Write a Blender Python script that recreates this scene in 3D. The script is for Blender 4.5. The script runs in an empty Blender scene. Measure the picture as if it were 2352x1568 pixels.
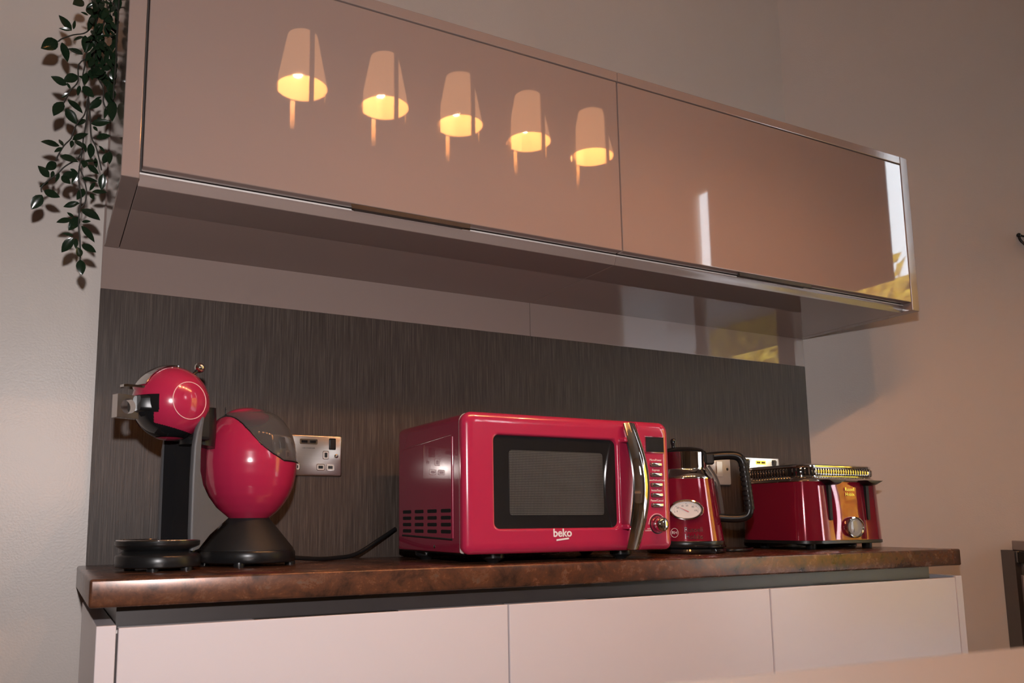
import bpy, bmesh, math, random
from mathutils import Vector, Matrix
random.seed(7)
S = bpy.context.scene
C = S.collection

# ------------------------------------------------------------------ camera
CAM = Vector((-0.0816, -1.6443, 0.0753))
YAW, PITCH, ROLL, FPX = 0.4682, 0.1349, -0.0073, 1870.1
Fw = Vector((math.sin(YAW)*math.cos(PITCH), math.cos(YAW)*math.cos(PITCH), math.sin(PITCH)))
Rt = Vector((math.cos(YAW), -math.sin(YAW), 0))
Up = Rt.cross(Fw)
R2 = Rt*math.cos(ROLL) + Up*math.sin(ROLL)
U2 = -Rt*math.sin(ROLL) + Up*math.cos(ROLL)
cd = bpy.data.cameras.new('camera')
cd.sensor_width = 36.0
cd.lens = FPX/2352*36
cd.shift_x = 135.6/2352
cd.shift_y = 158.4/2352
cd.clip_start = 0.01
cd.dof.use_dof = True
cd.dof.focus_distance = 1.75
cd.dof.aperture_fstop = 8.0
cam = bpy.data.objects.new('camera', cd); C.objects.link(cam)
cam.matrix_world = Matrix(((R2.x, U2.x, -Fw.x, CAM.x), (R2.y, U2.y, -Fw.y, CAM.y), (R2.z, U2.z, -Fw.z, CAM.z), (0, 0, 0, 1)))
S.camera = cam

# ------------------------------------------------------------------ world, lights, exposure
S.view_settings.view_transform = 'Standard'
S.view_settings.look = 'None'
S.view_settings.gamma = 1.0
S.view_settings.use_curve_mapping = False
S.view_settings.exposure = 0.0
S.cycles.use_denoising = True
S.cycles.max_bounces = 8
S.cycles.sample_clamp_indirect = 6.0
S.cycles.caustics_reflective = True
world = bpy.data.worlds.new('sky'); S.world = world
world.use_nodes = True
bg = world.node_tree.nodes['Background']
bg.inputs['Color'].default_value = (0.86, 0.93, 1.0, 1)
bg.inputs['Strength'].default_value = 9.0

def light(name, kind, loc, energy, color, aim=None, **kw):
    d = bpy.data.lights.new(name, kind); d.energy = energy; d.color = color
    for k, v in kw.items(): setattr(d, k, v)
    o = bpy.data.objects.new(name, d); C.objects.link(o); o.location = loc
    if aim is not None:
        o.rotation_euler = (Vector(aim)-Vector(loc)).to_track_quat('-Z', 'Y').to_euler()
    return o
FLASH = CAM + U2*0.225 - Fw*0.02
light('camera_flash', 'SPOT', FLASH, 62, (1.0, 0.95, 0.955), aim=FLASH+Vector((0.27, 0.93, 0.15)),
      spot_size=math.radians(128), spot_blend=0.85, shadow_soft_size=0.022)
# late sun shining over the house onto the garden behind the glass door
light('sun', 'SUN', (-6, -2, 9), 5.0, (1.0, 0.90, 0.70), aim=(4.0, -1.6, 0.0), angle=math.radians(0.6))

# ------------------------------------------------------------------ helpers
MW_ = {}
def thing(name, label, cat, loc=(0, 0, 0), rotz=0.0, group=None, kind=None):
    o = bpy.data.objects.new(name, None); C.objects.link(o)
    o.empty_display_size = 0.02
    o.location = loc; o.rotation_euler = (0, 0, rotz)
    MW_[o.name] = Matrix.Translation(Vector(loc)) @ Matrix.Rotation(rotz, 4, 'Z')
    if label: o['label'] = label
    if cat: o['category'] = cat
    if group: o['group'] = group
    if kind: o['kind'] = kind
    return o
def finish(bm, name, m, smooth=None):
    bmesh.ops.recalc_face_normals(bm, faces=bm.faces[:])
    me = bpy.data.meshes.new(name); bm.to_mesh(me); bm.free()
    if m: me.materials.append(m)
    if smooth:
        for p in me.polygons: p.use_smooth = True
        me.set_sharp_from_angle(angle=math.radians(smooth))
    return me
def obj(name, bm, m, parent=None, smooth=None, world=True, label=None):
    """bm in world coordinates (world=True) or in the frame of the parent thing."""
    if parent is not None and world:
        bm.transform(MW_[parent.name].inverted())
    me = finish(bm, name, m, smooth) if isinstance(bm, bmesh.types.BMesh) else bm
    o = bpy.data.objects.new(name, me); C.objects.link(o)
    if parent is not None:
        o.parent = parent; MW_[o.name] = MW_[parent.name]
    else: MW_[o.name] = Matrix.Identity(4)
    if label: o['label'] = label
    return o
def tag(o, label=None, cat=None, group=None, kind=None):
    if label: o['label'] = label
    if cat: o['category'] = cat
    if group: o['group'] = group
    if kind: o['kind'] = kind
    return o
def B(): return bmesh.new()
def box(bm, x0, x1, y0, y1, z0, z1, bev=0.0, seg=2):
    vs = [bm.verts.new(v) for v in ((x0,y0,z0),(x1,y0,z0),(x1,y1,z0),(x0,y1,z0),(x0,y0,z1),(x1,y0,z1),(x1,y1,z1),(x0,y1,z1))]
    fs = [bm.faces.new([vs[i] for i in f]) for f in ((0,3,2,1),(4,5,6,7),(0,1,5,4),(1,2,6,5),(2,3,7,6),(3,0,4,7))]
    if bev > 0:
        es = list({e for f in fs for e in f.edges})
        bmesh.ops.bevel(bm, geom=es, offset=bev, segments=seg, affect='EDGES', profile=0.5)
    return bm
def Bx(*a, **k): return box(B(), *a, **k)
def loft(bm, loops, cap0=True, cap1=True, closed=True):
    rows = [[bm.verts.new(p) for p in L] for L in loops]
    n = len(rows[0])
    for a, b in zip(rows, rows[1:]):
        for i in range(n if closed else n-1):
            j = (i+1) % n
            try: bm.faces.new((a[i], a[j], b[j], b[i]))
            except ValueError: pass
    if cap0: bm.faces.new(rows[0][::-1])
    if cap1: bm.faces.new(rows[-1])
    return rows
def rr(x0, x1, z0, z1, r, n=6):
    """rounded rectangle, r one radius or (bl, br, tr, tl)"""
    if not isinstance(r, (tuple, list)): r = (r,)*4
    pts = []
    for (cx, cz, a0, rad) in ((x0+r[0], z0+r[0], 180, r[0]), (x1-r[1], z0+r[1], 270, r[1]), (x1-r[2], z1-r[2], 0, r[2]), (x0+r[3], z1-r[3], 90, r[3])):
        for k in range(n+1):
            a = math.radians(a0 + 90*k/n)
            pts.append((cx+rad*math.cos(a), cz+rad*math.sin(a)))
    return pts
def ell(cx, cz, a, b, n=32): return [(cx+a*math.cos(2*math.pi*k/n), cz+b*math.sin(2*math.pi*k/n)) for k in range(n)]
def plate_y(bm, loop, y0, y1, bev=0.0):
    """2-D loop (x,z) as a solid between y0 (back) and y1 (front)"""
    cx = sum(p[0] for p in loop)/len(loop); cz = sum(p[1] for p in loop)/len(loop)
    def sc(b):
        w = max(p[0] for p in loop)-cx; h = max(p[1] for p in loop)-cz
        return [(cx+(x-cx)*(1-b/w), cz+(z-cz)*(1-b/h)) for x, z in loop]
    L = [[(x, y0, z) for x, z in loop]]
    if bev > 0:
        s = 1 if y1 > y0 else -1
        L.append([(x, y1-s*bev, z) for x, z in loop])
        L.append([(x, y1-s*bev*0.3, z) for x, z in sc(bev*0.35)])
        L.append([(x, y1, z) for x, z in sc(bev)])
    else: L.append([(x, y1, z) for x, z in loop])
    loft(bm, L); return bm
def lathe(bm, prof, n=48, c=(0, 0), cap0=True, cap1=True):
    loops = [[(c[0]+max(r, 1e-5)*math.cos(2*math.pi*k/n), c[1]+max(r, 1e-5)*math.sin(2*math.pi*k/n), z) for k in range(n)] for r, z in prof]
    loft(bm, loops, cap0, cap1); return bm
def spline(pts, sub=6):
    out = []; P = [Vector(p) for p in pts]
    for i in range(len(P)-1):
        p0 = P[max(i-1, 0)]; p1 = P[i]; p2 = P[i+1]; p3 = P[min(i+2, len(P)-1)]
        for k in range(sub):
            t = k/sub
            out.append(0.5*((2*p1)+(p2-p0)*t+(2*p0-5*p1+4*p2-p3)*t*t+(3*p1-p0-3*p2+p3)*t**3))
    out.append(P[-1]); return out
def tube(bm, pts, r, n=8, caps=True, sx=1.0, sy=1.0, upv=None):
    P = [Vector(p) for p in pts]; loops = []
    prev = None
    for i, p in enumerate(P):
        d = (P[min(i+1, len(P)-1)]-P[max(i-1, 0)]).normalized()
        if prev is None:
            u = Vector(upv) if upv else (Vector((0, 0, 1)) if abs(d.z) < 0.9 else Vector((1, 0, 0)))
        else: u = prev
        u = (u - d*u.dot(d)).normalized(); v = d.cross(u); prev = u
        rad = r[i] if isinstance(r, (list, tuple)) else r
        loops.append([p + u*(rad*sx*math.cos(2*math.pi*k/n)) + v*(rad*sy*math.sin(2*math.pi*k/n)) for k in range(n)])
    loft(bm, loops, caps, caps); return bm
def sphere(bm, c, r, u=24, v=14, sc=(1, 1, 1)):
    bmesh.ops.create_uvsphere(bm, u_segments=u, v_segments=v, radius=r, matrix=Matrix.Translation(c) @ Matrix.Diagonal((*sc, 1)))
    return bm
def text_bm(s, size, ext=0.0004, align='CENTER', bold=0.0):
    cu = bpy.data.curves.new('t', 'FONT'); cu.body = s; cu.size = size; cu.extrude = ext
    cu.align_x = align; cu.align_y = 'CENTER'; cu.resolution_u = 3; cu.offset = bold
    o = bpy.data.objects.new('t', cu); C.objects.link(o)
    dg = bpy.context.evaluated_depsgraph_get(); dg.update()
    me = bpy.data.meshes.new_from_object(o.evaluated_get(dg))
    bm = B(); bm.from_mesh(me)
    bpy.data.objects.remove(o); bpy.data.meshes.remove(me); bpy.data.curves.remove(cu)
    return bm
def place_text(s, size, origin, right, up, ext=0.0004, align='CENTER', bold=0.0):
    bm = text_bm(s, size, ext, align, bold)
    r = Vector(right).normalized(); u = Vector(up).normalized(); w = r.cross(u); o = Vector(origin)
    M = Matrix(((r.x, u.x, w.x, o.x), (r.y, u.y, w.y, o.y), (r.z, u.z, w.z, o.z), (0, 0, 0, 1)))
    bm.transform(M); return bm

# ------------------------------------------------------------------ materials
def mat(name, col, rough=0.5, metal=0.0, coat=0.0, coat_rough=0.03, spec=0.5, trans=0.0, ior=1.5, emit=None, estr=0.0, alpha=1.0, aniso=0.0):
    m = bpy.data.materials.new(name); m.use_nodes = True
    p = m.node_tree.nodes['Principled BSDF']
    p.inputs['Base Color'].default_value = (*col, 1)
    p.inputs['Roughness'].default_value = rough
    p.inputs['Metallic'].default_value = metal
    p.inputs['Coat Weight'].default_value = coat
    p.inputs['Coat Roughness'].default_value = coat_rough
    p.inputs['Specular IOR Level'].default_value = spec
    p.inputs['Transmission Weight'].default_value = trans
    p.inputs['IOR'].default_value = ior
    p.inputs['Alpha'].default_value = alpha
    if emit:
        p.inputs['Emission Color'].default_value = (*emit, 1); p.inputs['Emission Strength'].default_value = estr
    return m
def noisy(m, scale, cols, pos=None, stretch=(1, 1, 1), detail=6, rough=0.6, bump=0.0, bscale=None, bdist=0.001, dist=0.0, rvar=None):
    """drive the base colour (and a fine bump) by a procedural noise in object space"""
    nt = m.node_tree; N = nt.nodes; L = nt.links; p = N['Principled BSDF']
    tc = N.new('ShaderNodeTexCoord'); mp = N.new('ShaderNodeMapping'); mp.inputs['Scale'].default_value = stretch
    L.new(tc.outputs['Object'], mp.inputs['Vector'])
    nz = N.new('ShaderNodeTexNoise'); nz.inputs['Scale'].default_value = scale; nz.inputs['Detail'].default_value = detail
    nz.inputs['Roughness'].default_value = rough; nz.inputs['Distortion'].default_value = dist
    L.new(mp.outputs['Vector'], nz.inputs['Vector'])
    if cols:
        cr = N.new('ShaderNodeValToRGB'); e = cr.color_ramp.elements
        pos = pos or [i/(len(cols)-1) for i in range(len(cols))]
        e[0].position = pos[0]; e[0].color = (*cols[0], 1); e[1].position = pos[-1]; e[1].color = (*cols[-1], 1)
        for q, c in zip(pos[1:-1], cols[1:-1]):
            k = e.new(q); k.color = (*c, 1)
        L.new(nz.outputs['Fac'], cr.inputs['Fac']); L.new(cr.outputs['Color'], p.inputs['Base Color'])
    if rvar:
        mr = N.new('ShaderNodeMapRange'); mr.inputs['To Min'].default_value = rvar[0]; mr.inputs['To Max'].default_value = rvar[1]
        L.new(nz.outputs['Fac'], mr.inputs['Value']); L.new(mr.outputs['Result'], p.inputs['Roughness'])
    if bump > 0:
        n2 = nz
        if bscale:
            n2 = N.new('ShaderNodeTexNoise'); n2.inputs['Scale'].default_value = bscale; n2.inputs['Detail'].default_value = 4
            L.new(mp.outputs['Vector'], n2.inputs['Vector'])
        b = N.new('ShaderNodeBump'); b.inputs['Strength'].default_value = bump; b.inputs['Distance'].default_value = bdist
        L.new(n2.outputs['Fac'], b.inputs['Height']); L.new(b.outputs['Normal'], p.inputs['Normal'])
    return m

M = {}
M['wall'] = noisy(mat('painted_plaster', (0.52, 0.46, 0.42), 0.40, spec=0.5), 3.0, [(0.50, 0.44, 0.40), (0.55, 0.49, 0.45)], bump=0.25, bscale=260, bdist=0.0012)
M['ceiling'] = noisy(mat('white_ceiling_paint', (0.6, 0.57, 0.53), 0.8), 5, [(0.56, 0.53, 0.5), (0.62, 0.6, 0.56)])
M['floor'] = noisy(mat('brown_floor', (0.15, 0.10, 0.07), 0.4), 4, [(0.10, 0.065, 0.045), (0.19, 0.13, 0.09)], stretch=(1, 8, 1))
M['roomwall'] = noisy(mat('room_wall', (0.45, 0.38, 0.33), 0.7), 2, [(0.43, 0.36, 0.31), (0.47, 0.40, 0.35)])
M['gloss'] = noisy(mat('cashmere_gloss', (0.275, 0.205, 0.182), 0.025, spec=0.62, ior=1.52), 1.5, [(0.27, 0.202, 0.179), (0.28, 0.209, 0.186)])
M['gloss_edge'] = noisy(mat('cashmere_edge', (0.28, 0.21, 0.187), 0.10, spec=0.6), 2, [(0.275, 0.205, 0.182), (0.285, 0.215, 0.19)])
M['satin'] = noisy(mat('pale_satin_front', (0.66, 0.595, 0.61), 0.24), 2, [(0.65, 0.585, 0.60), (0.67, 0.605, 0.62)])
M['carcass'] = noisy(mat('carcass_board', (0.06, 0.047, 0.043), 0.5), 8, [(0.055, 0.043, 0.039), (0.065, 0.051, 0.047)])
M['channel'] = noisy(mat('dark_channel', (0.045, 0.036, 0.035), 0.35), 30, [(0.04, 0.032, 0.031), (0.052, 0.042, 0.04)])
M['bronze'] = noisy(mat('dark_bronze', (0.05, 0.04, 0.035), 0.3, 0.6), 40, [(0.04, 0.032, 0.028), (0.06, 0.05, 0.045)])
M['lip'] = noisy(mat('pale_rail_lit_lip', (0.72, 0.66, 0.63), 0.3), 10, [(0.70, 0.64, 0.61), (0.74, 0.68, 0.65)])  # pale base rail; also the flash-lit look of the wall cabinet lip
w = mat('dark_wenge_laminate', (0.07, 0.055, 0.05), 0.45, spec=0.25)
noisy(w, 1.0, [(0.030, 0.019, 0.0145), (0.054, 0.038, 0.030), (0.112, 0.085, 0.070)], pos=[0.30, 0.5, 0.74], stretch=(420, 420, 9), detail=5, rough=0.65, bump=0.5, bdist=0.0008)
M['wenge'] = w
w = mat('patinated_copper_worktop', (0.2, 0.1, 0.05), 0.25, metal=0.25, spec=0.5)
noisy(w, 15.0, [(0.015, 0.010, 0.008), (0.055, 0.027, 0.017), (0.110, 0.044, 0.024), (0.145, 0.055, 0.025), (0.135, 0.108, 0.085)], pos=[0.30, 0.43, 0.51, 0.58, 0.68], stretch=(1, 1.3, 1.2), detail=12, rough=0.78, dist=0.3, rvar=(0.16, 0.36))
M['copper'] = w
def red(name, a, rough=0.14, **k):
    m = mat(name, a, rough, coat=0.8, coat_rough=0.02, **k)
    return noisy(m, 3, [tuple(c*0.97 for c in a), tuple(c*1.03 for c in a)])
M['red'] = red('crimson_gloss_plastic', (0.43, 0.020, 0.066), 0.2)
M['red_case'] = red('crimson_painted_steel', (0.25, 0.012, 0.040), 0.22)
M['red_steel'] = red('dark_red_lacquered_steel', (0.22, 0.008, 0.028), 0.08, metal=0.25)
M['black'] = noisy(mat('black_plastic', (0.009, 0.009, 0.0095), 0.30, spec=0.35), 40, [(0.008, 0.008, 0.0085), (0.011, 0.011, 0.0115)])
M['black_matt'] = noisy(mat('black_textured_plastic', (0.010, 0.0095, 0.0095), 0.55, spec=0.3), 300, [(0.008, 0.0075, 0.0075), (0.013, 0.012, 0.012)], bump=0.15, bdist=0.0003)
M['black_gloss'] = noisy(mat('black_gloss', (0.010, 0.010, 0.011), 0.06), 10, [(0.009, 0.009, 0.01), (0.012, 0.012, 0.013)])
M['grey_plastic'] = noisy(mat('dark_silver_plastic', (0.075, 0.075, 0.079), 0.5, 0.0), 200, [(0.07, 0.07, 0.074), (0.08, 0.08, 0.085)])
M['chrome'] = noisy(mat('chrome', (0.72, 0.71, 0.70), 0.06, 1.0), 5, [(0.70, 0.69, 0.68), (0.74, 0.73, 0.72)])
M['steel'] = noisy(mat('brushed_steel', (0.55, 0.50, 0.46), 0.28, 1.0), 1, [(0.50, 0.455, 0.42), (0.60, 0.55, 0.51)], stretch=(8, 300, 300), detail=3)
M['smoke'] = mat('smoked_clear_plastic', (0.62, 0.60, 0.60), 0.04, trans=0.92, ior=1.25)
M['glass'] = mat('clear_glass', (0.96, 0.97, 0.97), 0.0, trans=1.0, ior=1.45)
M['dark_glass'] = noisy(mat('dark_oven_glass', (0.012, 0.012, 0.013), 0.07), 10, [(0.011, 0.011, 0.012), (0.014, 0.014, 0.015)])
M['display'] = noisy(mat('display_glass', (0.02, 0.021, 0.022), 0.12), 10, [(0.018, 0.019, 0.02), (0.023, 0.024, 0.025)])
M['print'] = noisy(mat('pale_print', (0.78, 0.74, 0.74), 0.5), 10, [(0.76, 0.72, 0.72), (0.8, 0.76, 0.76)])
M['dark_print'] = noisy(mat('dark_print', (0.03, 0.03, 0.03), 0.5), 10, [(0.028, 0.028, 0.028), (0.035, 0.035, 0.035)])
M['ring'] = noisy(mat('pale_pink_ring', (0.85, 0.55, 0.53), 0.3), 10, [(0.83, 0.53, 0.51), (0.87, 0.57, 0.55)])
M['dial'] = noisy(mat('dial_face', (0.62, 0.58, 0.55), 0.4), 10, [(0.60, 0.56, 0.53), (0.64, 0.60, 0.57)])
M['needle'] = noisy(mat('needle_red', (0.5, 0.05, 0.05), 0.4), 10, [(0.48, 0.045, 0.045), (0.52, 0.055, 0.055)])
M['plate'] = noisy(mat('pale_switch_plate', (0.60, 0.55, 0.50), 0.3, 0.3), 10, [(0.58, 0.53, 0.48), (0.62, 0.57, 0.52)])
M['table'] = noisy(mat('pale_table_top', (0.27, 0.235, 0.22), 0.6), 6, [(0.265, 0.23, 0.215), (0.275, 0.24, 0.225)])
M['shade'] = mat('fabric_shade', (0.6, 0.4, 0.28), 0.8, emit=(1.0, 0.45, 0.20), estr=4.0)
M['shade_in'] = mat('shade_lining', (0.8, 0.6, 0.35), 0.8, emit=(1.0, 0.43, 0.10), estr=11.0)
M['bulb'] = mat('lit_bulb', (1, 0.9, 0.7), 0.5, emit=(1.0, 0.82, 0.5), estr=120.0)
M['hedge'] = noisy(mat('yellow_foliage', (0.7, 0.42, 0.03), 0.6), 9, [(0.12, 0.09, 0.015), (0.66, 0.42, 0.02), (0.92, 0.66, 0.03)], pos=[0.3, 0.5, 0.7])
M['paving'] = noisy(mat('pale_paving', (0.42, 0.40, 0.42), 0.8), 6, [(0.38, 0.36, 0.38), (0.46, 0.44, 0.46)])
M['blind'] = noisy(mat('tan_blind', (0.40, 0.27, 0.19), 0.8), 5, [(0.38, 0.25, 0.17), (0.42, 0.29, 0.21)], stretch=(1, 1, 40))
M['frame'] = noisy(mat('white_frame', (0.72, 0.68, 0.64), 0.35), 5, [(0.70, 0.66, 0.62), (0.74, 0.70, 0.66)])
M['leaf'] = noisy(mat('dark_green_leaf', (0.012, 0.03, 0.012), 0.16, spec=0.5), 60, [(0.006, 0.013, 0.007), (0.010, 0.022, 0.010), (0.018, 0.042, 0.017)], pos=[0.3, 0.55, 0.8])
M['stem'] = noisy(mat('dark_stem', (0.02, 0.018, 0.012), 0.5), 60, [(0.015, 0.014, 0.01), (0.03, 0.026, 0.018)])
# perforated oven screen: a fine square grid of pale dots
m = mat('perforated_screen', (0.02, 0.02, 0.02), 0.4); nt = m.node_tree; N = nt.nodes; L = nt.links
tc = N.new('ShaderNodeTexCoord'); mp = N.new('ShaderNodeMapping'); mp.inputs['Scale'].default_value = (330, 1, 330)
L.new(tc.outputs['Object'], mp.inputs['Vector'])
fr = N.new('ShaderNodeVectorMath'); fr.operation = 'FRACTION'; L.new(mp.outputs['Vector'], fr.inputs[0])
sb = N.new('ShaderNodeVectorMath'); sb.operation = 'SUBTRACT'; sb.inputs[1].default_value = (0.5, 0, 0.5); L.new(fr.outputs[0], sb.inputs[0])
sp = N.new('ShaderNodeSeparateXYZ'); L.new(sb.outputs[0], sp.inputs[0])
cb = N.new('ShaderNodeCombineXYZ'); L.new(sp.outputs['X'], cb.inputs['X']); L.new(sp.outputs['Z'], cb.inputs['Y'])
ln = N.new('ShaderNodeVectorMath'); ln.operation = 'LENGTH'; L.new(cb.outputs[0], ln.inputs[0])
ls = N.new('ShaderNodeMath'); ls.operation = 'LESS_THAN'; ls.inputs[1].default_value = 0.27; L.new(ln.outputs['Value'], ls.inputs[0])
mx = N.new('ShaderNodeMix'); mx.data_type = 'RGBA'; mx.inputs['A'].default_value = (0.014, 0.0135, 0.0135, 1); mx.inputs['B'].default_value = (0.16, 0.152, 0.142, 1)
L.new(ls.outputs[0], mx.inputs['Factor']); L.new(mx.outputs['Result'], N['Principled BSDF'].inputs['Base Color'])
M['screen'] = m

# ------------------------------------------------------------------ the room
W, FZ, CZ = 1.917, -0.93, 2.10
XL, XR, YF = -2.6, 3.2, -3.6
DX, DY = 2.45, -0.48            # end of the angled wall
T = 0.1
def struct(name, bm, m, **k): return tag(obj(name, bm, m, **k), kind='structure')
struct('floor', Bx(XL-T, XR+T, YF-T, 0.2, FZ-T, FZ), M['floor'])
struct('ceiling', Bx(XL-T, XR+T, YF-T, 0.2, CZ, CZ+T), M['ceiling'])
struct('wall_back', Bx(XL-T, W+0.012, 0.012, 0.012+T, FZ, CZ), M['wall'])
struct('wall_left', Bx(XL-T, XL, YF, 0.012, FZ, CZ), M['roomwall'])
dv = Vector((DX-W, DY, 0)).normalized(); dn = Vector((-dv.y, dv.x, 0))   # dn points away from the room
bm = B(); loft(bm, [[(W, 0.012, z), (W+0.012, 0.012+T, z), (DX+0.04, DY+T+0.02, z), (DX, DY, z)] for z in (FZ, CZ)])
struct('wall_corner', bm, M['wall'])
struct('wall_side', Bx(DX+0.0, XR+T, DY+0.0005, DY+T, FZ, CZ), M['wall'])
# right wall with a glazed garden door, front wall with a window
WY0, WY1, WZ1 = -2.55, -1.21, 2.00
bm = B(); box(bm, XR, XR+T, WY1, DY, FZ, CZ); box(bm, XR, XR+T, YF, WY0, FZ, CZ); box(bm, XR, XR+T, WY0, WY1, WZ1, CZ)
struct('wall_right', bm, M['roomwall'])
FX0, FX1, FZ0, FZ1 = 2.15, 2.75, 0.95, 1.6
bm = B(); box(bm, XL-T, FX0, YF-T, YF, FZ, CZ); box(bm, FX1, XR+T, YF-T, YF, FZ, CZ); box(bm, FX0, FX1, YF-T, YF, FZ, FZ0); box(bm, FX0, FX1, YF-T, YF, FZ1, CZ)
struct('wall_front', bm, M['roomwall'])
d1 = thing('door_1', None, None, (XR, WY1, FZ), kind='structure')
for (a, b, c, d) in ((WY0, WY0+0.06, FZ, WZ1), (WY1-0.012, WY1, FZ, WZ1), (WY0+0.06, WY1-0.012, WZ1-0.05, WZ1), (WY0+0.06, WY1-0.012, FZ, FZ+0.1), (-1.80, -1.74, FZ+0.1, WZ1-0.05)):
    obj('door_frame', Bx(XR+0.02, XR+0.07, a, b, c, d), M['frame'], d1)
for a, b in ((WY0+0.06, -1.80), (-1.74, WY1-0.012)):
    obj('pane', Bx(XR+0.042, XR+0.046, a, b, FZ+0.1, WZ1-0.05), M['glass'], d1)
w2 = thing('window_1', None, None, (FX0, YF, FZ0), kind='structure')
for (a, b, c, d) in ((FX0, FX0+0.04, FZ0, FZ1), (FX1-0.04, FX1, FZ0, FZ1), (FX0+0.04, FX1-0.04, FZ0, FZ0+0.04), (FX0+0.04, FX1-0.04, FZ1-0.04, FZ1), ((FX0+FX1)/2-0.02, (FX0+FX1)/2+0.02, FZ0+0.04, FZ1-0.04)):
    obj('window_frame', Bx(a, b, YF-0.07, YF-0.02, c, d), M['frame'], w2)
obj('window_bar', Bx(FX0+0.04, FX1-0.04, YF-0.06, YF-0.03, 1.26, 1.285), M['frame'], w2)
obj('pane', Bx(FX0+0.04, FX1-0.04, YF-0.048, YF-0.044, FZ0+0.04, FZ1-0.04), M['glass'], w2)
bl = thing('roller_blind', 'tan roller blind half lowered over the garden door', 'blind', (XR-0.03, WY1, WZ1))
obj('cloth', Bx(XR-0.032, XR-0.028, WY0+0.225, WY1-0.055, 1.11, WZ1+0.02), M['blind'], bl)
bm = B(); tube(bm, [(XR-0.03, WY0, WZ1+0.04), (XR-0.03, WY1-0.045, WZ1+0.04)], 0.022, 12); obj('roller', bm, M['frame'], bl, smooth=40)
obj('hem_bar', Bx(XR-0.036, XR-0.024, WY0+0.225, WY1-0.055, 1.095, 1.11), M['frame'], bl)
# the garden
tag(obj('patio_ground', Bx(XR+T+0.02, 12, -9, 6, FZ-0.2, FZ-0.1), M['paving']), kind='structure')
tag(obj('neutral_bounce_wall', Bx(5.35, 6.15, -4.4, 1.7, FZ-0.1, -0.7), M['paving']), 'unseen low pale wall added under the hedge to cut its yellow light', 'wall')  # unseen, added so that less yellow light reaches the room
def hedge(name, label, x, y0, y1, z1, seed):
    rnd = random.Random(seed); bm = B()
    for _ in range(2600):
        c = Vector((x+rnd.uniform(0, 0.5), rnd.uniform(y0, y1), rnd.uniform(-0.55, z1)))
        a = Vector((rnd.uniform(-1, 0), rnd.uniform(-1, 1), rnd.uniform(0, 1))).normalized(); u = a.orthogonal().normalized(); v = a.cross(u); s = rnd.uniform(0.05, 0.12)
        bm.faces.new([bm.verts.new(c+u*s*k+v*s*l) for k, l in ((-1, 0), (0, -0.5), (1, 0), (0, 0.5))])
    box(bm, x+0.3, x+0.7, y0, y1, -0.695, z1-0.1)
    return tag(obj(name, bm, M['hedge']), label, 'hedge')
hedge('garden_hedge', 'sunlit yellow hedge in the garden behind the glass door', 5.4, -4.3, 1.5, 2.0, 3)

# ------------------------------------------------------------------ wall panels
bs = tag(obj('backsplash', Bx(0.0, W, 0.0, 0.0118, 0.0, 0.519), M['wenge']), 'dark brown wood-grain backsplash panel behind the worktop', 'backsplash')
tag(obj('filler_panel', Bx(0.0, 0.962, 0.0, 0.012, 0.5195, 0.86, bev=0.001), M['gloss']), 'taupe gloss filler strip above backsplash, left of its joint', 'panel', 'filler strips under the wall cabinets')
tag(obj('filler_panel', Bx(0.9635, W, 0.0, 0.012, 0.5195, 0.86, bev=0.001), M['gloss']), 'taupe gloss filler strip above backsplash, right one mirroring the garden', 'panel', 'filler strips under the wall cabinets')

# ------------------------------------------------------------------ wall cabinets
DU, ZU, ZT = 0.362, 0.602, 1.016
def wall_cabinet(label, x0, x1, dx0, dx1, hx0, hx1, left):
    t = thing('wall_cabinet', label, 'cabinet', (x0, 0, ZU), group='gloss wall cabinets')
    ex0, ex1 = (0.002, 0.0285) if left else (1.889, W)
    bx0, bx1 = (0.0295, x1) if left else (x0, 1.888)
    obj('carcass', Bx(bx0, bx1, -0.3290, 0.0, ZU, ZU+0.018, bev=0.0006), M['gloss'], t, label='mirror-gloss taupe underside board')
    obj('carcass', Bx(bx0, bx1, -0.3320, 0.0, ZU+0.0190, ZT-0.022), M['carcass'], t)
    obj('end_panel', Bx(ex0, ex1, -DU, 0.0, ZU, ZT, bev=0.0015), M['gloss_edge'], t)
    obj('top_rail', Bx(bx0, bx1, -DU, 0.0, 0.9955, ZT, bev=0.0012), M['gloss_edge'], t)
    d = obj('door', Bx(dx0, dx1, -DU, -DU+0.022, 0.6225, 0.9925, bev=0.0016), M['gloss'], t)
    obj('grip_rail', B_rail(bx0, bx1), M['gloss_edge'], t, smooth=30)
    obj('rail_lip', Bx(bx0, bx1, -0.3385, -0.3325, 0.6185, 0.6212), M['lip'], t, label='lip of the grip rail, paled as if catching the flash')  # flash catching this edge is put into its pale colour
    h = obj('handle', B_pull(hx0, hx1), M['bronze'], d, label='slim dark recessed pull')
    return t
def B_rail(x0, x1):
    bm = B(); prof = [(-0.3375, 0.6185), (-0.3350, 0.6150), (-0.3340, 0.6100), (-0.3305, 0.6020), (-0.3295, 0.6021), (-0.3295, 0.6185)]
    loft(bm, [[(x, y, z) for y, z in prof] for x in (x0, x1)]); return bm
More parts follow.
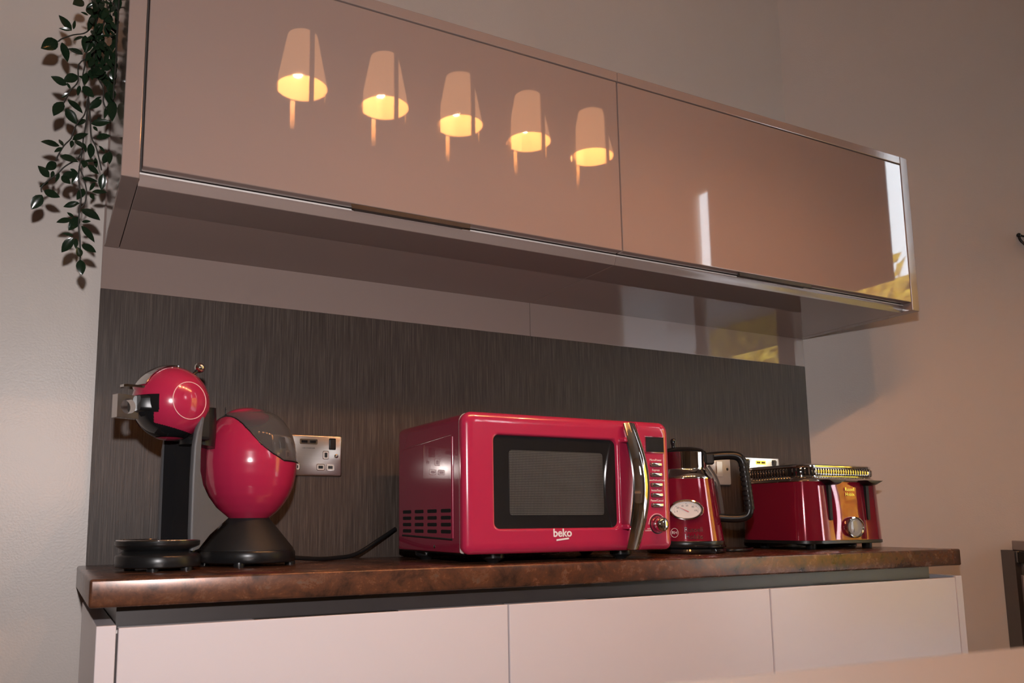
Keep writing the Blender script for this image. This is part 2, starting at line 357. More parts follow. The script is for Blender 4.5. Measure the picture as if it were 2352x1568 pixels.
def B_pull(x0, x1):
    bm = B(); s = 0.012
    # shallow tray hung under the door's lower edge, ends slanted, open towards the back
    loft(bm, [[(x0, -0.3605, 0.6222), (x1, -0.3605, 0.6222), (x1-s, -0.3430, 0.6222), (x0+s, -0.3430, 0.6222)],
              [(x0, -0.3605, 0.6180), (x1, -0.3605, 0.6180), (x1-s, -0.3410, 0.6180), (x0+s, -0.3410, 0.6180)]])
    box(bm, x0+0.001, x1-0.001, -0.3610, -0.3590, 0.6140, 0.6185)
    for a, b in ((x0, x0+s), (x1, x1-s)):
        loft(bm, [[(a, -0.3605, 0.6195), (b, -0.3430, 0.6195), (b, -0.3430, 0.6170)], [(a+0.001, -0.3605, 0.6195), (b+0.001, -0.3430, 0.6195), (b+0.001, -0.3430, 0.6170)]])
    return bm
wall_cabinet('left wall cabinet with lamp reflections on its gloss taupe door', 0.002, 0.9625, 0.0325, 0.9595, 0.373, 0.607, True)
wall_cabinet('right wall cabinet with plain gloss taupe door, daylight on its end', 0.9635, W, 0.9625, 1.8865, 1.288, 1.520, False)

# ------------------------------------------------------------------ worktop and base units
bm = Bx(-0.015, W, -0.412, 0.0, -0.0393, 0.0)
bmesh.ops.bevel(bm, geom=[e for e in bm.edges], offset=0.004, segments=3, affect='EDGES', profile=0.5)
tag(obj('worktop', bm, M['copper'], smooth=40), 'long rust-brown patinated metal worktop carrying the red appliances', 'worktop')
def base_cabinet(label, x0, x1, hx0, hx1, side=None):
    t = thing('base_cabinet', label, 'cabinet', (x0, 0, FZ), group='pale base cabinets')
    a, b = (max(x0, 0.024), min(x1, 1.905))
    obj('carcass', Bx(a, b, -0.378, -0.001, FZ+0.1, -0.078), M['carcass'], t)
    obj('plinth', Bx(a, b, -0.33, -0.30, FZ, FZ+0.1), M['channel'], t)
    obj('recess_channel', Bx(a, 1.85 if side == 'r' else b, -0.372, -0.02, -0.078, -0.0393), M['channel'], t)
    obj('top_rail', Bx(a, b, -0.3795, -0.3725, -0.078, -0.0735), M['lip'], t)
    d = obj('door', Bx(a+0.0015, b-0.0015, -0.401, -0.380, FZ+0.11, -0.0685, bev=0.0015), M['satin'], t)
    obj('handle', Bx(hx0, hx1, -0.3985, -0.3825, -0.0690, -0.0676, bev=0.0005), M['bronze'], d, label='dark slot pull on the door edge')
    if side == 'l': obj('end_panel', Bx(-0.003, 0.0225, -0.401, 0.0, FZ, -0.0645, bev=0.001), M['satin'], t)
    if side == 'r': obj('end_panel', Bx(1.9065, 1.930, -0.401, -0.02, FZ, -0.0645, bev=0.001), M['satin'], t)
base_cabinet('pale base cabinet under the coffee machine, with left end panel', -0.003, 0.652, 0.214, 0.447, 'l')
base_cabinet('pale middle base cabinet below the microwave', 0.652, 1.281, 0.827, 1.065)
base_cabinet('pale base cabinet below the toaster at the right end', 1.281, 1.93, 1.455, 1.673, 'r')

# ------------------------------------------------------------------ sockets
def hole(x, z, w, h): 
    bm = B(); plate_y(bm, rr(x-w/2, x+w/2, z-h/2, z+h/2, min(w, h)*0.3, 4), -0.0040, -0.0048); return bm
def double_socket(label, x0, z0, group):
    t = thing('double_socket', label, 'socket', (x0, 0, z0), group=group)
    x1, z1 = x0+0.146, z0+0.086
    bm = B(); plate_y(bm, rr(x0, x1, z0, z1, 0.003, 3), 0.0, -0.0042, bev=0.0028); obj('plate', bm, M['steel'], t, smooth=40)
    for s, cx in ((-1, x0+0.0), (1, x1)):
        sx = cx - s*0.0215
        p = B(); plate_y(p, rr(sx-0.0075, sx+0.0075, z0+0.056, z0+0.080, 0.002, 3), -0.0035, -0.0047); r_ = obj('switch_surround', p, M['black_gloss'], t)
        p = B(); loft(p, [[(sx-0.0055, y, z) for y, z in q] + [] for q in ()]) if False else None
        bm = B(); pr = [(-0.0045, z0+0.0585), (-0.0062, z0+0.0585), (-0.0095, z0+0.0770), (-0.0045, z0+0.0775)]
        loft(bm, [[(x, y, z) for y, z in pr] for x in (sx-0.0052, sx+0.0052)]); obj('rocker_switch', bm, M['bronze'], r_)
        for (dx, z, w, h) in ((0.0355, 0.0445, 0.006, 0.010), (0.0465, 0.0190, 0.010, 0.006), (0.0255, 0.0190, 0.010, 0.006)):
            x = cx - s*dx
            p = B(); plate_y(p, rr(x-w/2-0.004, x+w/2+0.004, z0+z-h/2-0.004, z0+z+h/2+0.004, 0.003, 4), -0.0038, -0.0046, bev=0.0004)
            q = obj('pin_surround', p, M['chrome'], t)
            p = B(); plate_y(p, rr(x-w/2-0.0028, x+w/2+0.0028, z0+z-h/2-0.0028, z0+z+h/2+0.0028, 0.0024, 4), -0.0044, -0.0050); obj('pin_face', p, M['plate'], q)
            p = B(); plate_y(p, rr(x-w/2, x+w/2, z0+z-h/2, z0+z+h/2, 0.0008, 3), -0.0046, -0.0052); obj('pin_hole', p, M['black'], q)
        p = B(); sphere(p, (cx-s*0.0125, -0.0040, z0+0.043), 0.0045, 16, 8, (1, 0.35, 1)); obj('screw', p, M['chrome'], t, smooth=60)
    mx_ = x0+0.073
    p = B(); plate_y(p, rr(mx_-0.019, mx_+0.019, z0+0.0660, z0+0.0770, 0.002, 3), -0.0038, -0.0048); q = obj('usb_surround', p, M['chrome'], t)
    for k in (-1, 1):
        p = B(); plate_y(p, rr(mx_+k*0.009-0.0065, mx_+k*0.009+0.0065, z0+0.0690, z0+0.0742, 0.0006, 2), -0.0046, -0.0053); obj('usb_port', p, M['black_gloss'], q)
    obj('lettering', place_text('USB CHARGER', 0.0042, (mx_, -0.0044, z0+0.058), (1, 0, 0), (0, 0, 1), 0.0001), M['dark_print'], t)
double_socket('brushed steel double socket with USB ports beside the coffee machine', 0.338, 0.1695, 'brushed steel sockets')
double_socket('steel double socket with USB ports behind the toaster', 1.636, 0.159, 'brushed steel sockets')
t = thing('switch_plate', 'plain single switch plate behind the kettle handle', 'switch', (1.505, 0, 0.166))
bm = B(); plate_y(bm, rr(1.505, 1.591, 0.166, 0.252, 0.004, 4), 0.0, -0.008, bev=0.003); obj('plate', bm, M['plate'], t, smooth=40)
for x in (1.518, 1.578):
    bm = B(); sphere(bm, (x, -0.008, 0.209), 0.004, 14, 8, (1, 0.3, 1)); obj('screw', bm, M['dark_print'], t, smooth=60)
bm = B(); plate_y(bm, rr(1.537, 1.559, 0.188, 0.230, 0.003, 3), -0.0078, -0.0105, bev=0.001); obj('rocker_switch', bm, M['plate'], t)

# ------------------------------------------------------------------ coffee machine (front = local -X)
OX, OY, CR = 0.256, -0.159, math.radians(24)
t = thing('coffee_machine', 'round red and black capsule coffee machine by the left wall', 'coffee machine', (OX, OY, 0), CR)
def L_(name, bm, m, parent=t, smooth=None, label=None): return obj(name, bm, m, parent, smooth=smooth, world=False, label=label)
TX = -0.176
for (x, y) in ((0.055, -0.05), (0.055, 0.05), (-0.055, -0.05), (-0.055, 0.05), (TX-0.03, -0.035), (TX-0.03, 0.035), (TX+0.02, -0.05), (TX+0.02, 0.05)):
    bm = B(); lathe(bm, [(0.009, 0), (0.0095, 0.004), (0.009, 0.008)], 14, (x, y)); L_('rubber_foot', bm, M['black'], smooth=40)
bm = B(); lathe(bm, [(0.076, 0.0055), (0.0815, 0.007), (0.0835, 0.010), (0.0835, 0.023), (0.0815, 0.0265), (0.070, 0.029)], 64); L_('base', bm, M['black'], smooth=35)
bm = B(); lathe(bm, [(0.080, 0.027), (0.0795, 0.030), (0.036, 0.0835)], 64); L_('skirt', bm, M['black_matt'], smooth=35)
bm = B(); lathe(bm, [(0.061, 0.0055), (0.0655, 0.007), (0.0662, 0.009), (0.0662, 0.0225), (0.0645, 0.0250), (0.052, 0.0325), (0.046, 0.034)], 56, (TX, 0)); L_('tray_base', bm, M['black'], smooth=35)
bm = B(); lathe(bm, [(0.047, 0.0285), (0.050, 0.030), (0.066, 0.0395), (0.0672, 0.042), (0.0672, 0.0470), (0.0655, 0.0480), (0.0630, 0.0480), (0.0620, 0.0465), (0.0, 0.0460)], 56, (TX, 0), cap1=False); dtr = L_('drip_tray', bm, M['black'], smooth=35)
bm = B(); tube(bm, [(TX+0.0645*math.cos(a), 0.0645*math.sin(a), 0.0482) for a in [2*math.pi*k/56 for k in range(57)]], 0.0012, 6, caps=False); L_('tray_rim', bm, M['chrome'], dtr, smooth=60, label='bright metal rim')
# body: an egg, its upper rear the smoked water tank
prof = [(0.036, 0.0830), (0.049, 0.0935), (0.0605, 0.107), (0.0700, 0.122), (0.0770, 0.139), (0.0815, 0.158), (0.0838, 0.178), (0.0838, 0.184), (0.0828, 0.200), (0.0800, 0.216), (0.0755, 0.231), (0.0690, 0.245), (0.0600, 0.258), (0.0480, 0.269), (0.0330, 0.2765), (0.0160, 0.2805), (0.0, 0.2815)]
def edge_x(z):   # where the tank begins
    pts = [(0.183, 0.010), (0.196, -0.017), (0.210, -0.033), (0.225, -0.043), (0.240, -0.050), (0.260, -0.055), (0.285, -0.056)]
    if z < 0.183: return 9
    for (z0, x0), (z1, x1) in zip(pts, pts[1:]):
        if z <= z1: return x0+(x1-x0)*(z-z0)/(z1-z0)
    return pts[-1][1]
pf = []
for (r0, z0), (r1, z1) in zip(prof, prof[1:]):
    for k in range(4): pf.append((r0+(r1-r0)*k/4, z0+(z1-z0)*k/4))
pf.append(prof[-1])
zc = [z for r, z in pf]
bm1, bm2 = B(), B(); NS = 160
for i in range(len(pf)-1):
    (r0, z0), (r1, z1) = pf[i], pf[i+1]
    for k in range(NS):
        a0, a1 = 2*math.pi*k/NS, 2*math.pi*(k+1)/NS
        q = [(r0*math.cos(a0), r0*math.sin(a0), z0), (r0*math.cos(a1), r0*math.sin(a1), z0), (r1*math.cos(a1), r1*math.sin(a1), z1), (r1*math.cos(a0), r1*math.sin(a0), z1)]
        cx = sum(v[0] for v in q)/4
        tgt = bm2 if (z0+z1)/2 > 0.183 and cx > edge_x((z0+z1)/2) else bm1
        tgt.faces.new([tgt.verts.new(v) for v in q])
for b_ in (bm1, bm2): bmesh.ops.remove_doubles(b_, verts=b_.verts[:], dist=1e-5)
body = L_('body', bm1, M['red'], smooth=60)
bmesh.ops.solidify(bm2, geom=bm2.faces[:], thickness=0.0022)
tank = L_('water_tank', bm2, M['smoke'], smooth=60, label='smoked clear water tank')
# inner wall of the body behind the tank
bm = B(); rows = []
def rad(z):
    for (r0, z0), (r1, z1) in zip(pf, pf[1:]):
        if z0 <= z <= z1: return r0+(r1-r0)*(z-z0)/(z1-z0+1e-9)
    return 0
for z in [0.183+0.0955*k/20 for k in range(21)]:
    x = edge_x(z); h = math.sqrt(max(rad(z)**2-x*x, 1e-6))-0.003; h = max(h, 0.001)
    rows.append([bm.verts.new((x-0.001, -h+2*h*j/12, z)) for j in range(13)])
for a, b in zip(rows, rows[1:]):
    for j in range(12): bm.faces.new((a[j], a[j+1], b[j+1], b[j]))
L_('tank_wall', bm, M['black'], body)
bm = B(); lathe(bm, [(0.0, 0.1825), (0.079, 0.1828), (0.079, 0.1822), (0.0, 0.181)], 48, cap0=False, cap1=False); L_('tank_floor', bm, M['black'], body)
bm = B(); sphere(bm, (-0.008, 0.0, 0.2640), 0.040, 28, 14, (1.0, 1.0, 0.46)); L_('tank_cap', bm, M['red'], body, smooth=60, label='red cap under the clear tank lid')
# seam between body and tank
seam = []
for sgn in (-1, 1):
    pts = []
    for k in range(25):
        z = 0.1835+0.0915*k/24; x = edge_x(z); h = math.sqrt(max(rad(z)**2-x*x, 1e-7)); pts.append((x, sgn*h*1.005, z))
    seam.append(pts)
bm = B(); tube(bm, seam[0], 0.0011, 6); tube(bm, seam[1], 0.0011, 6)
a0 = math.acos(max(-1, min(1, edge_x(0.1835)/0.0838)))
tube(bm, [(0.0843*math.cos(a), 0.0843*math.sin(a), 0.1832) for a in [-a0+2*a0*k/30 for k in range(31)]], 0.0012, 6); L_('tank_seam', bm, M['black'], tank, smooth=60)
# spine with concave front and grey side cheeks
bm = B(); cs = []
for k in range(13):
    y = -0.043+0.086*k/12; cs.append((-0.118-0.030*(abs(y)/0.043)**1.7, y))
cs += [(-0.138, 0.043), (-0.100, 0.012), (-0.100, -0.012), (-0.138, -0.043)]
loft(bm, [[(x, y, z) for x, y in cs] for z in (0.030, 0.222)]); L_('spine', bm, M['black_gloss'])
for s in (-1, 1):
    bm = B(); side = [(-0.149, 0.031), (-0.151, 0.06), (-0.151, 0.15), (-0.1495, 0.20), (-0.146, 0.225), (-0.1415, 0.240), (-0.138, 0.248), (-0.135, 0.250), (-0.133, 0.247), (-0.1345, 0.238), (-0.1365, 0.220), (-0.1375, 0.190), (-0.137, 0.160), (-0.131, 0.137), (-0.120, 0.118), (-0.104, 0.100), (-0.080, 0.0835), (-0.115, 0.056), (-0.140, 0.034)]
    loft(bm, [[(x, s*0.0425, z) for x, z in side], [(x, s*0.0475, z) for x, z in side], [(x+0.0015*(1 if x < -0.1385 else 0), s*0.0500, z) for x, z in side], [(x+0.005*(1 if x < -0.1385 else 0), s*0.0512, z) for x, z in side]])
    L_('side_cheek', bm, M['grey_plastic'], smooth=50, label='dark silver side cheek of the stand')
bm = B(); tube(bm, spline([(-0.112, 0, 0.205), (-0.110, 0, 0.240), (-0.112, 0, 0.270)], 5), [0.030]*11, 18); L_('neck', bm, M['black'], smooth=50)
L_('neck_block', Bx(-0.138, -0.113, -0.0450, 0.0450, 0.212, 0.262, bev=0.006), M['black_matt'])
# head
HC = Vector((-0.164, 0, 0.2735)); HR = 0.0625
bmr, bmb, bmc = B(), B(), B()
tmp = B(); bmesh.ops.create_uvsphere(tmp, u_segments=320, v_segments=160, radius=HR)
for f in tmp.faces:
    n = f.calc_center_median().normalized()
    u_ = 0.8*n.x+0.6*abs(n.y); v_ = n.z
    holder = -0.34 < v_ < 0.11 and u_ < -0.20
    lim = -0.33 if v_ > -0.60 else -0.33+(-0.60-v_)*4.0
    jaw = -0.93 < v_ <= -0.34 and u_ < lim
    top = n.z > 0.38 and n.x < 0.02 and abs(n.y) < 0.27
    tgt, s = (bmc, 1.016) if top else (bmb, 0.985) if (holder or jaw) else (bmr, 1.0)
    tgt.faces.new([tgt.verts.new(HC+v.co*s) for v in f.verts])
tmp.free()
for b_ in (bmr, bmb, bmc): bmesh.ops.remove_doubles(b_, verts=b_.verts[:], dist=1e-5)
head = L_('head', bmr, M['red'], smooth=60)
L_('capsule_slot', bmb, M['black_gloss'], head, smooth=60)
bmesh.ops.solidify(bmc, geom=bmc.faces[:], thickness=-0.0016)
cov = L_('top_cover', bmc, M['chrome'], head, smooth=50, label='curved chrome cover plate')
# chrome tongue in front of the cover
bm = B(); tong = [(-0.252, -0.006), (-0.248, -0.012), (-0.225, -0.014), (-0.207, -0.018), (-0.195, -0.024), (-0.195, 0.024), (-0.207, 0.018), (-0.225, 0.014), (-0.248, 0.012), (-0.252, 0.006)]
loft(bm, [[(x, y, 0.2925+(x+0.19)*0.02) for x, y in tong], [(x, y, 0.2965+(x+0.19)*0.02) for x, y in tong]]); L_('front_tongue', bm, M['chrome'], head)
# side rings
for s in (-1, 1):
    rh = 0.0305; d = math.sqrt(HR*HR-rh*rh)
    bm = B(); tube(bm, [HC+Vector((rh*math.cos(a), s*(d+0.0001), rh*math.sin(a))) for a in [2*math.pi*k/64 for k in range(65)]], 0.0007, 6, caps=False); L_('side_ring', bm, M['ring'], head, smooth=60, label='thin pale ring inlay')
# capsule holder and its square chrome pull with a round hole
bm = B(); loft(bm, [[(HC.x-0.036, y, z) for y, z in rr(-0.036, 0.036, 0.2535, 0.2805, 0.006, 4)], [(HC.x-0.058, y, z) for y, z in rr(-0.027, 0.027, 0.2535, 0.2800, 0.006, 4)], [(HC.x-0.066, y, z) for y, z in rr(-0.020, 0.020, 0.2545, 0.2790, 0.006, 4)]])
ch = L_('capsule_holder', bm, M['black'], head, smooth=40)
bm = B(); cx, cz, h = HC.x-0.0800, 0.2600, 0.0185
sq = []; ci = []
for k in range(32):
    a = 2*math.pi*k/32+math.pi/4; c, s_ = math.cos(a), math.sin(a); m_ = max(abs(c), abs(s_)); sq.append((cx+h*c/m_, cz+h*s_/m_)); ci.append((cx+0.0125*c, cz+0.0125*s_))
y0, y1 = -0.008, 0.008
loops = [[(x, y0, z) for x, z in sq], [(x, y1, z) for x, z in sq], [(x, y1, z) for x, z in ci], [(x, y0, z) for x, z in ci], [(x, y0, z) for x, z in sq]]
loft(bm, loops, False, False); bmesh.ops.remove_doubles(bm, verts=bm.verts[:], dist=1e-6)
L_('holder_pull', bm, M['chrome'], head, smooth=30, label='square chrome pull with a round hole')
bm = B(); tube(bm, [HC+Vector((0.036, 0, 0.050)), HC+Vector((0.043, 0, 0.058)), HC+Vector((0.049, 0, 0.0645))], [0.0035, 0.0028, 0.004], 10); lv = L_('lever', bm, M['black_gloss'], head, smooth=50)
bm = B(); sphere(bm, HC+Vector((0.0525, 0, 0.0690)), 0.0095, 24, 14); L_('lever_ball', bm, M['chrome'], lv, smooth=60, label='chrome ball knob')
bm = B(); iv = MW_[t.name].inverted()
tube(bm, [iv @ p for p in spline([(0.325, -0.13, 0.012), (0.40, -0.10, 0.005), (0.45, -0.07, 0.0045), (0.50, -0.05, 0.010), (0.56, -0.035, 0.040), (0.60, -0.02, 0.060)], 6)], 0.0042, 8); L_('power_cord', bm, M['black'], smooth=60)

# ------------------------------------------------------------------ microwave
t = thing('microwave', 'red retro microwave oven with chrome bow handle', 'microwave', (0.575, -0.10, 0))
X0, X1, Z0, Z1, YB, YC, YFt = 0.577, 1.036, 0.019, 0.2665, -0.094, -0.366, -0.3895
bm = B(); loft(bm, [[(x, y, z) for x, z in rr(X0+i, X1-i, Z0+i, Z1-i, (0.003, 0.003, 0.016, 0.016), 5)] for y, i in ((YC, 0), (YB, 0), (YB+0.002, 0.003))]); case = obj('case', bm, M['red_case'], t, smooth=40)
# pressed frame on the left side, vents and screw
xs = X0
bm = B(); tube(bm, [(xs+0.0006, -0.338, 0.226), (xs+0.0006, -0.338, 0.045)], 0.0032, 8); obj('pressed_rib', bm, M['red_case'], case, smooth=60)
bm = B(); tube(bm, [(xs+0.0016, -0.112, 0.2205), (xs+0.0016, -0.334, 0.2300)], 0.0022, 8); obj('pressed_rib', bm, M['red_case'], case, smooth=60)
bm = B(); tube(bm, [(xs+0.0008, -0.112, 0.0475), (xs+0.0008, -0.336, 0.0425)], 0.0022, 8); obj('pressed_rib', bm, M['black'], case, smooth=60)
for i in range(4):
    for j in range(4):
        y = -0.135-0.0585*i; z = 0.0565+0.0125*j
        bm = B(); yl = rr(y-0.0205, y+0.0205, z-0.0033, z+0.0033, 0.0032, 4)
        loft(bm, [[(xs+0.001, a, b) for a, b in yl], [(xs-0.0004, a, b) for a, b in yl]]); obj('vent_slot', bm, M['black_matt'], case)
bm = B(); sphere(bm, (xs, -0.262, 0.0285), 0.0036, 14, 8, (0.4, 1, 1)); obj('screw', bm, M['chrome'], case, smooth=60)
bm = B(); loft(bm, [[(x, y, z) for x, z in rr(X0-0.001, X1+0.001, Z0, Z1+0.0005, (0.004, 0.004, 0.017, 0.017), 5)] for y in (YC-0.0015, YC+0.0005)]); obj('trim_band', bm, M['plate'], t, smooth=40, label='thin pale line between case and front')
# door with a sunk window
XS = 0.9575
wx0, wx1, wz0, wz1 = 0.634, 0.9065, 0.0605, 0.2285
def bez(x0, x1, fl, fr_, rad_):
    out = []
    for y, i in ((YC-0.0015, 0.0015), (YC-0.012, 0.0), (YC-0.0165, 0.0012), (YC-0.0205, 0.0050), (YC-0.0228, 0.0110), (YFt, 0.0180), (YFt, 0.0195)):
        out.append([(x, y, z) for x, z in rr(x0+i*fl, x1-i*fr_, Z0-0.002+i, Z1+0.0015-i, tuple(max(r_-i*0.6, 0.0015) for r_ in rad_), 6)])
    return out
lp = bez(X0-0.003, XS-0.0006, 1.0, 0.06, (0.014, 0.0015, 0.0015, 0.020))
for y, i in ((YFt, -0.0045), (YFt, -0.0030), (YFt+0.0008, -0.0012), (YFt+0.0022, -0.0002), (YFt+0.007, 0.001)):
    lp.append([(x, y, z) for x, z in rr(wx0+i, wx1-i, wz0+i, wz1-i, 0.0125, 6)])
bm = B(); loft(bm, lp, True, False); door = obj('door', bm, M['red'], t, smooth=40)
bm = B(); plate_y(bm, rr(wx0+0.001, wx1-0.001, wz0+0.001, wz1-0.001, 0.012, 6), YFt+0.008, YFt+0.0060); gl = obj('window_glass', bm, M['dark_glass'], door)
bm = B(); plate_y(bm, rr(0.668, 0.876, 0.0845, 0.2015, 0.006, 4), YFt+0.0065, YFt+0.0056); obj('perforated_screen', bm, M['screen'], door, world=True, label='grid of pale dots in the oven window')
# grip pocket beside the window and bowed handle
bm = B(); plate_y(bm, rr(0.9105, 0.9500, 0.066, 0.224, 0.004, 3), YFt+0.002, YFt-0.0016, bev=0.0012); obj('grip_plate', bm, M['red_case'], door, smooth=40)
for z in (0.2275, 0.0620):
    bm = B(); plate_y(bm, rr(0.9120, 0.9440, z-0.0045, z+0.0045, 0.002, 3), YFt+0.002, YFt-0.018, bev=0.002); obj('handle_mount', bm, M['red'], door, smooth=40)
hp = []
for k in range(25):
    s = k/24; z = 0.0215+(0.2595-0.0215)*s; b_ = math.sin(math.pi*s)
    hp.append((0.9315+0.001*(s-0.5), YFt-0.006-0.033*b_, z))
bm = B(); loops = []
for i, p in enumerate(hp):
    s = i/24; w_ = 0.0182-0.0040*(abs(s-0.5)*2)**2; th = 0.0060
    d = Vector(hp[min(i+1, 24)])-Vector(hp[max(i-1, 0)]); d.normalize(); n = Vector((0, -d.z, d.y)).normalized(); xx = Vector((1, 0, 0))
    loops.append([Vector(p)+xx*a*w_+n*b*th for a, b in ((-1, -0.5), (-1, 0.2), (-0.75, 0.75), (0, 1.0), (0.75, 0.75), (1, 0.2), (1, -0.5), (0, -0.7))])
loft(bm, loops); obj('handle', bm, M['chrome'], door, smooth=45, label='chrome bow handle')
obj('brand_lettering', place_text('beko', 0.0205, (0.7755, YFt-0.0003, 0.0520), (1, 0, 0), (0, 0, 1), 0.0004, bold=0.0004), M['print'], door)
bm = B(); loft(bm, [[(x, y, z) for x, z in ((0.7620, 0.0380), (0.7890, 0.0408), (0.7890, 0.0438), (0.7620, 0.0410))] for y in (YFt+0.0004, YFt-0.0010)]); obj('brand_underline', bm, M['print'], door)
# control panel
lp = bez(XS+0.0006, X1+0.003, 0.06, 1.0, (0.0015, 0.014, 0.020, 0.0015))
bm = B(); loft(bm, lp); cp = obj('control_panel', bm, M['red'], t, smooth=40)
bm = B(); plate_y(bm, rr(0.9745, 1.0235, 0.2045, 0.2395, 0.002, 3), YFt+0.001, YFt-0.0010, bev=0.0006); obj('display_frame', bm, M['red_case'], cp, smooth=40)
bm = B(); plate_y(bm, rr(0.9770, 1.0215, 0.2075, 0.2370, 0.001, 3), YFt, YFt-0.0016); obj('display', bm, M['display'], cp)
for k, (z, s_) in enumerate(((0.1825, 'MicroPower'), (0.1627, 'Express'), (0.1427, 'Preset/Defrost/Clock'), (0.1228, 'Instat/Start'), (0.1030, 'Pause/Cancel'))):
    bm = B(); plate_y(bm, rr(0.9855, 1.0145, z-0.0042, z+0.0042, 0.003, 4), YFt+0.001, YFt-0.0006); q = obj('button_surround', bm, M['black'], cp)
    bm = B(); plate_y(bm, rr(0.9868, 1.0135, z-0.0030, z+0.0038, 0.0022, 4), YFt, YFt-0.0048, bev=0.0014); obj('button', bm, M['chrome'], q, smooth=40)
    bm = place_text(s_, 0.0060 if len(s_) < 15 else 0.0050, (1.0005, YFt-0.0002, z+0.0092), (1, 0, 0), (0, 0, 1), 0.00015); obj('button_lettering', bm, M['print'], cp)
KX, KZ = 0.9985, 0.0660
bm = B(); plate_y(bm, ell(KX, KZ, 0.0185, 0.0185, 36), YFt+0.001, YFt-0.0008); q = obj('knob_well', bm, M['black'], cp)
bm = B(); plate_y(bm, ell(KX, KZ, 0.0165, 0.0165, 36), YFt, YFt-0.0012); obj('knob_disc', bm, M['red_case'], q)
bm = B(); n = 36
loft(bm, [[(KX+r_*math.cos(2*math.pi*k/n), y, KZ+r_*math.sin(2*math.pi*k/n)) for k in range(n)] for r_, y in ((0.0125, YFt), (0.0135, YFt-0.004), (0.0138, YFt-0.014), (0.0130, YFt-0.0185), (0.0105, YFt-0.0215), (0.0055, YFt-0.0230), (0.0005, YFt-0.0234))]); obj('knob', bm, M['chrome'], cp, smooth=35, label='domed chrome knob')
bm = B(); tube(bm, [(KX+0.0205*math.cos(a), YFt-0.0002, KZ+0.0205*math.sin(a)) for a in [math.radians(15+165*k/30) for k in range(31)]], 0.0005, 5); obj('dial_line', bm, M['print'], cp)
bm = place_text('AUTO\nCOOK/MENU', 0.0036, (KX-0.0200, YFt-0.0002, KZ-0.0100), (1, 0, 0), (0, 0, 1), 0.00015); obj('dial_lettering', bm, M['print'], cp)
for (x, y) in ((0.660, -0.335), (0.950, -0.335), (0.612, -0.150), (1.000, -0.150)):
    bm = B(); lathe(bm, [(0.010, 0.0), (0.012, 0.003), (0.021, 0.0085), (0.022, 0.013), (0.022, 0.0195)], 24, (x, y)); obj('foot', bm, M['black'], t, smooth=35)
obj('underside', Bx(X0+0.008, X1-0.008, YC+0.004, YB-0.004, 0.0165, 0.0195), M['black_matt'], t)

# ------------------------------------------------------------------ kettle
KC = (1.243, -0.200)
GA = math.radians(-129.52)     # the way the gauge looks
t = thing('kettle', 'red metal kettle with oval gauge and black looped handle', 'kettle', (KC[0], KC[1], 0), GA)
# local frame: +X towards the gauge, handle at local +Y
def K_(name, bm, m, parent=t, smooth=None, label=None): return obj(name, bm, m, parent, smooth=smooth, world=False, label=label)
bm = B(); lathe(bm, [(0.078, 0.0), (0.086, 0.002), (0.088, 0.006), (0.086, 0.010), (0.078, 0.0125), (0.078, 0.014)], 64); pb = K_('power_base', bm, M['black_gloss'], smooth=40)
bm = B(); lathe(bm, [(0.082, 0.0115), (0.0875, 0.0135), (0.0885, 0.0165), (0.086, 0.0190), (0.080, 0.0200)], 64); K_('base_ring', bm, M['black_gloss'], smooth=50)
bm = B(); lathe(bm, [(0.0850, 0.0190), (0.0855, 0.0210), (0.0845, 0.0270), (0.0838, 0.0280)], 64); K_('foot_ring', bm, M['black'], smooth=40)
def KR(z): return 0.0840+(0.0680-0.0840)*((z-0.027)/(0.166-0.027))
bm = B(); lathe(bm, [(KR(z), z) for z in [0.027+0.139*k/10 for k in range(11)]], 72); K_('body', bm, M['red_steel'], smooth=60)
bm = B(); lathe(bm, [(0.0682, 0.1655), (0.0685, 0.1675), (0.0660, 0.1720), (0.0600, 0.1790), (0.0545, 0.1850), (0.0525, 0.1880), (0.0525, 0.1905), (0.0540, 0.1930), (0.0545, 0.2250), (0.0555, 0.2270), (0.0530, 0.2290)], 64); K_('collar', bm, M['chrome'], smooth=50, label='chrome neck')
bm = B(); lathe(bm, [(0.0545, 0.2285), (0.0535, 0.2300), (0.0460, 0.2355), (0.0300, 0.2395), (0.0, 0.2410)], 48); lid = K_('lid', bm, M['black_gloss'], smooth=50)
bm = B(); lathe(bm, [(0.0050, 0.2380), (0.0045, 0.2440), (0.0062, 0.2500), (0.0068, 0.2560), (0.0050, 0.2605), (0.0, 0.2620)], 20, (0.004, -0.018)); K_('lid_knob', bm, M['black_gloss'], lid, smooth=60)
# handle loop
hpts = spline([(0, 0.050, 0.2165), (0, 0.085, 0.2195), (0, 0.118, 0.2185), (0, 0.132, 0.2060), (0, 0.1365, 0.180), (0, 0.1400, 0.140), (0, 0.1425, 0.105), (0, 0.1380, 0.0850), (0, 0.122, 0.0775), (0, 0.098, 0.0770), (0, 0.076, 0.0790)], 6)
bm = B(); tube(bm, hpts, 0.0108, 14, upv=(1, 0, 0), sx=1.15, sy=0.92); hd = K_('handle', bm, M['black'], smooth=60)
for k in range(10):
    z = 0.100+0.0108*k; y = 0.1425-0.0062*(z-0.1)/0.08
    bm = B(); tube(bm, [(0, y, z-0.0036), (0, y-0.0003, z+0.0036)], 0.0113, 16, upv=(1, 0, 0), sx=1.15, sy=0.98); K_('grip_ring', bm, M['black_matt'], hd, smooth=50)
bm = B(); box(bm, -0.016, 0.016, 0.052, 0.070, 0.200, 0.224, bev=0.003); K_('handle_mount', bm, M['black_matt'], hd)
bm = B(); wl = spline([(0, 0.0560, 0.196), (0, 0.0655, 0.180), (0, 0.0745, 0.160), (0, 0.0790, 0.130), (0, 0.0830, 0.086)], 5)
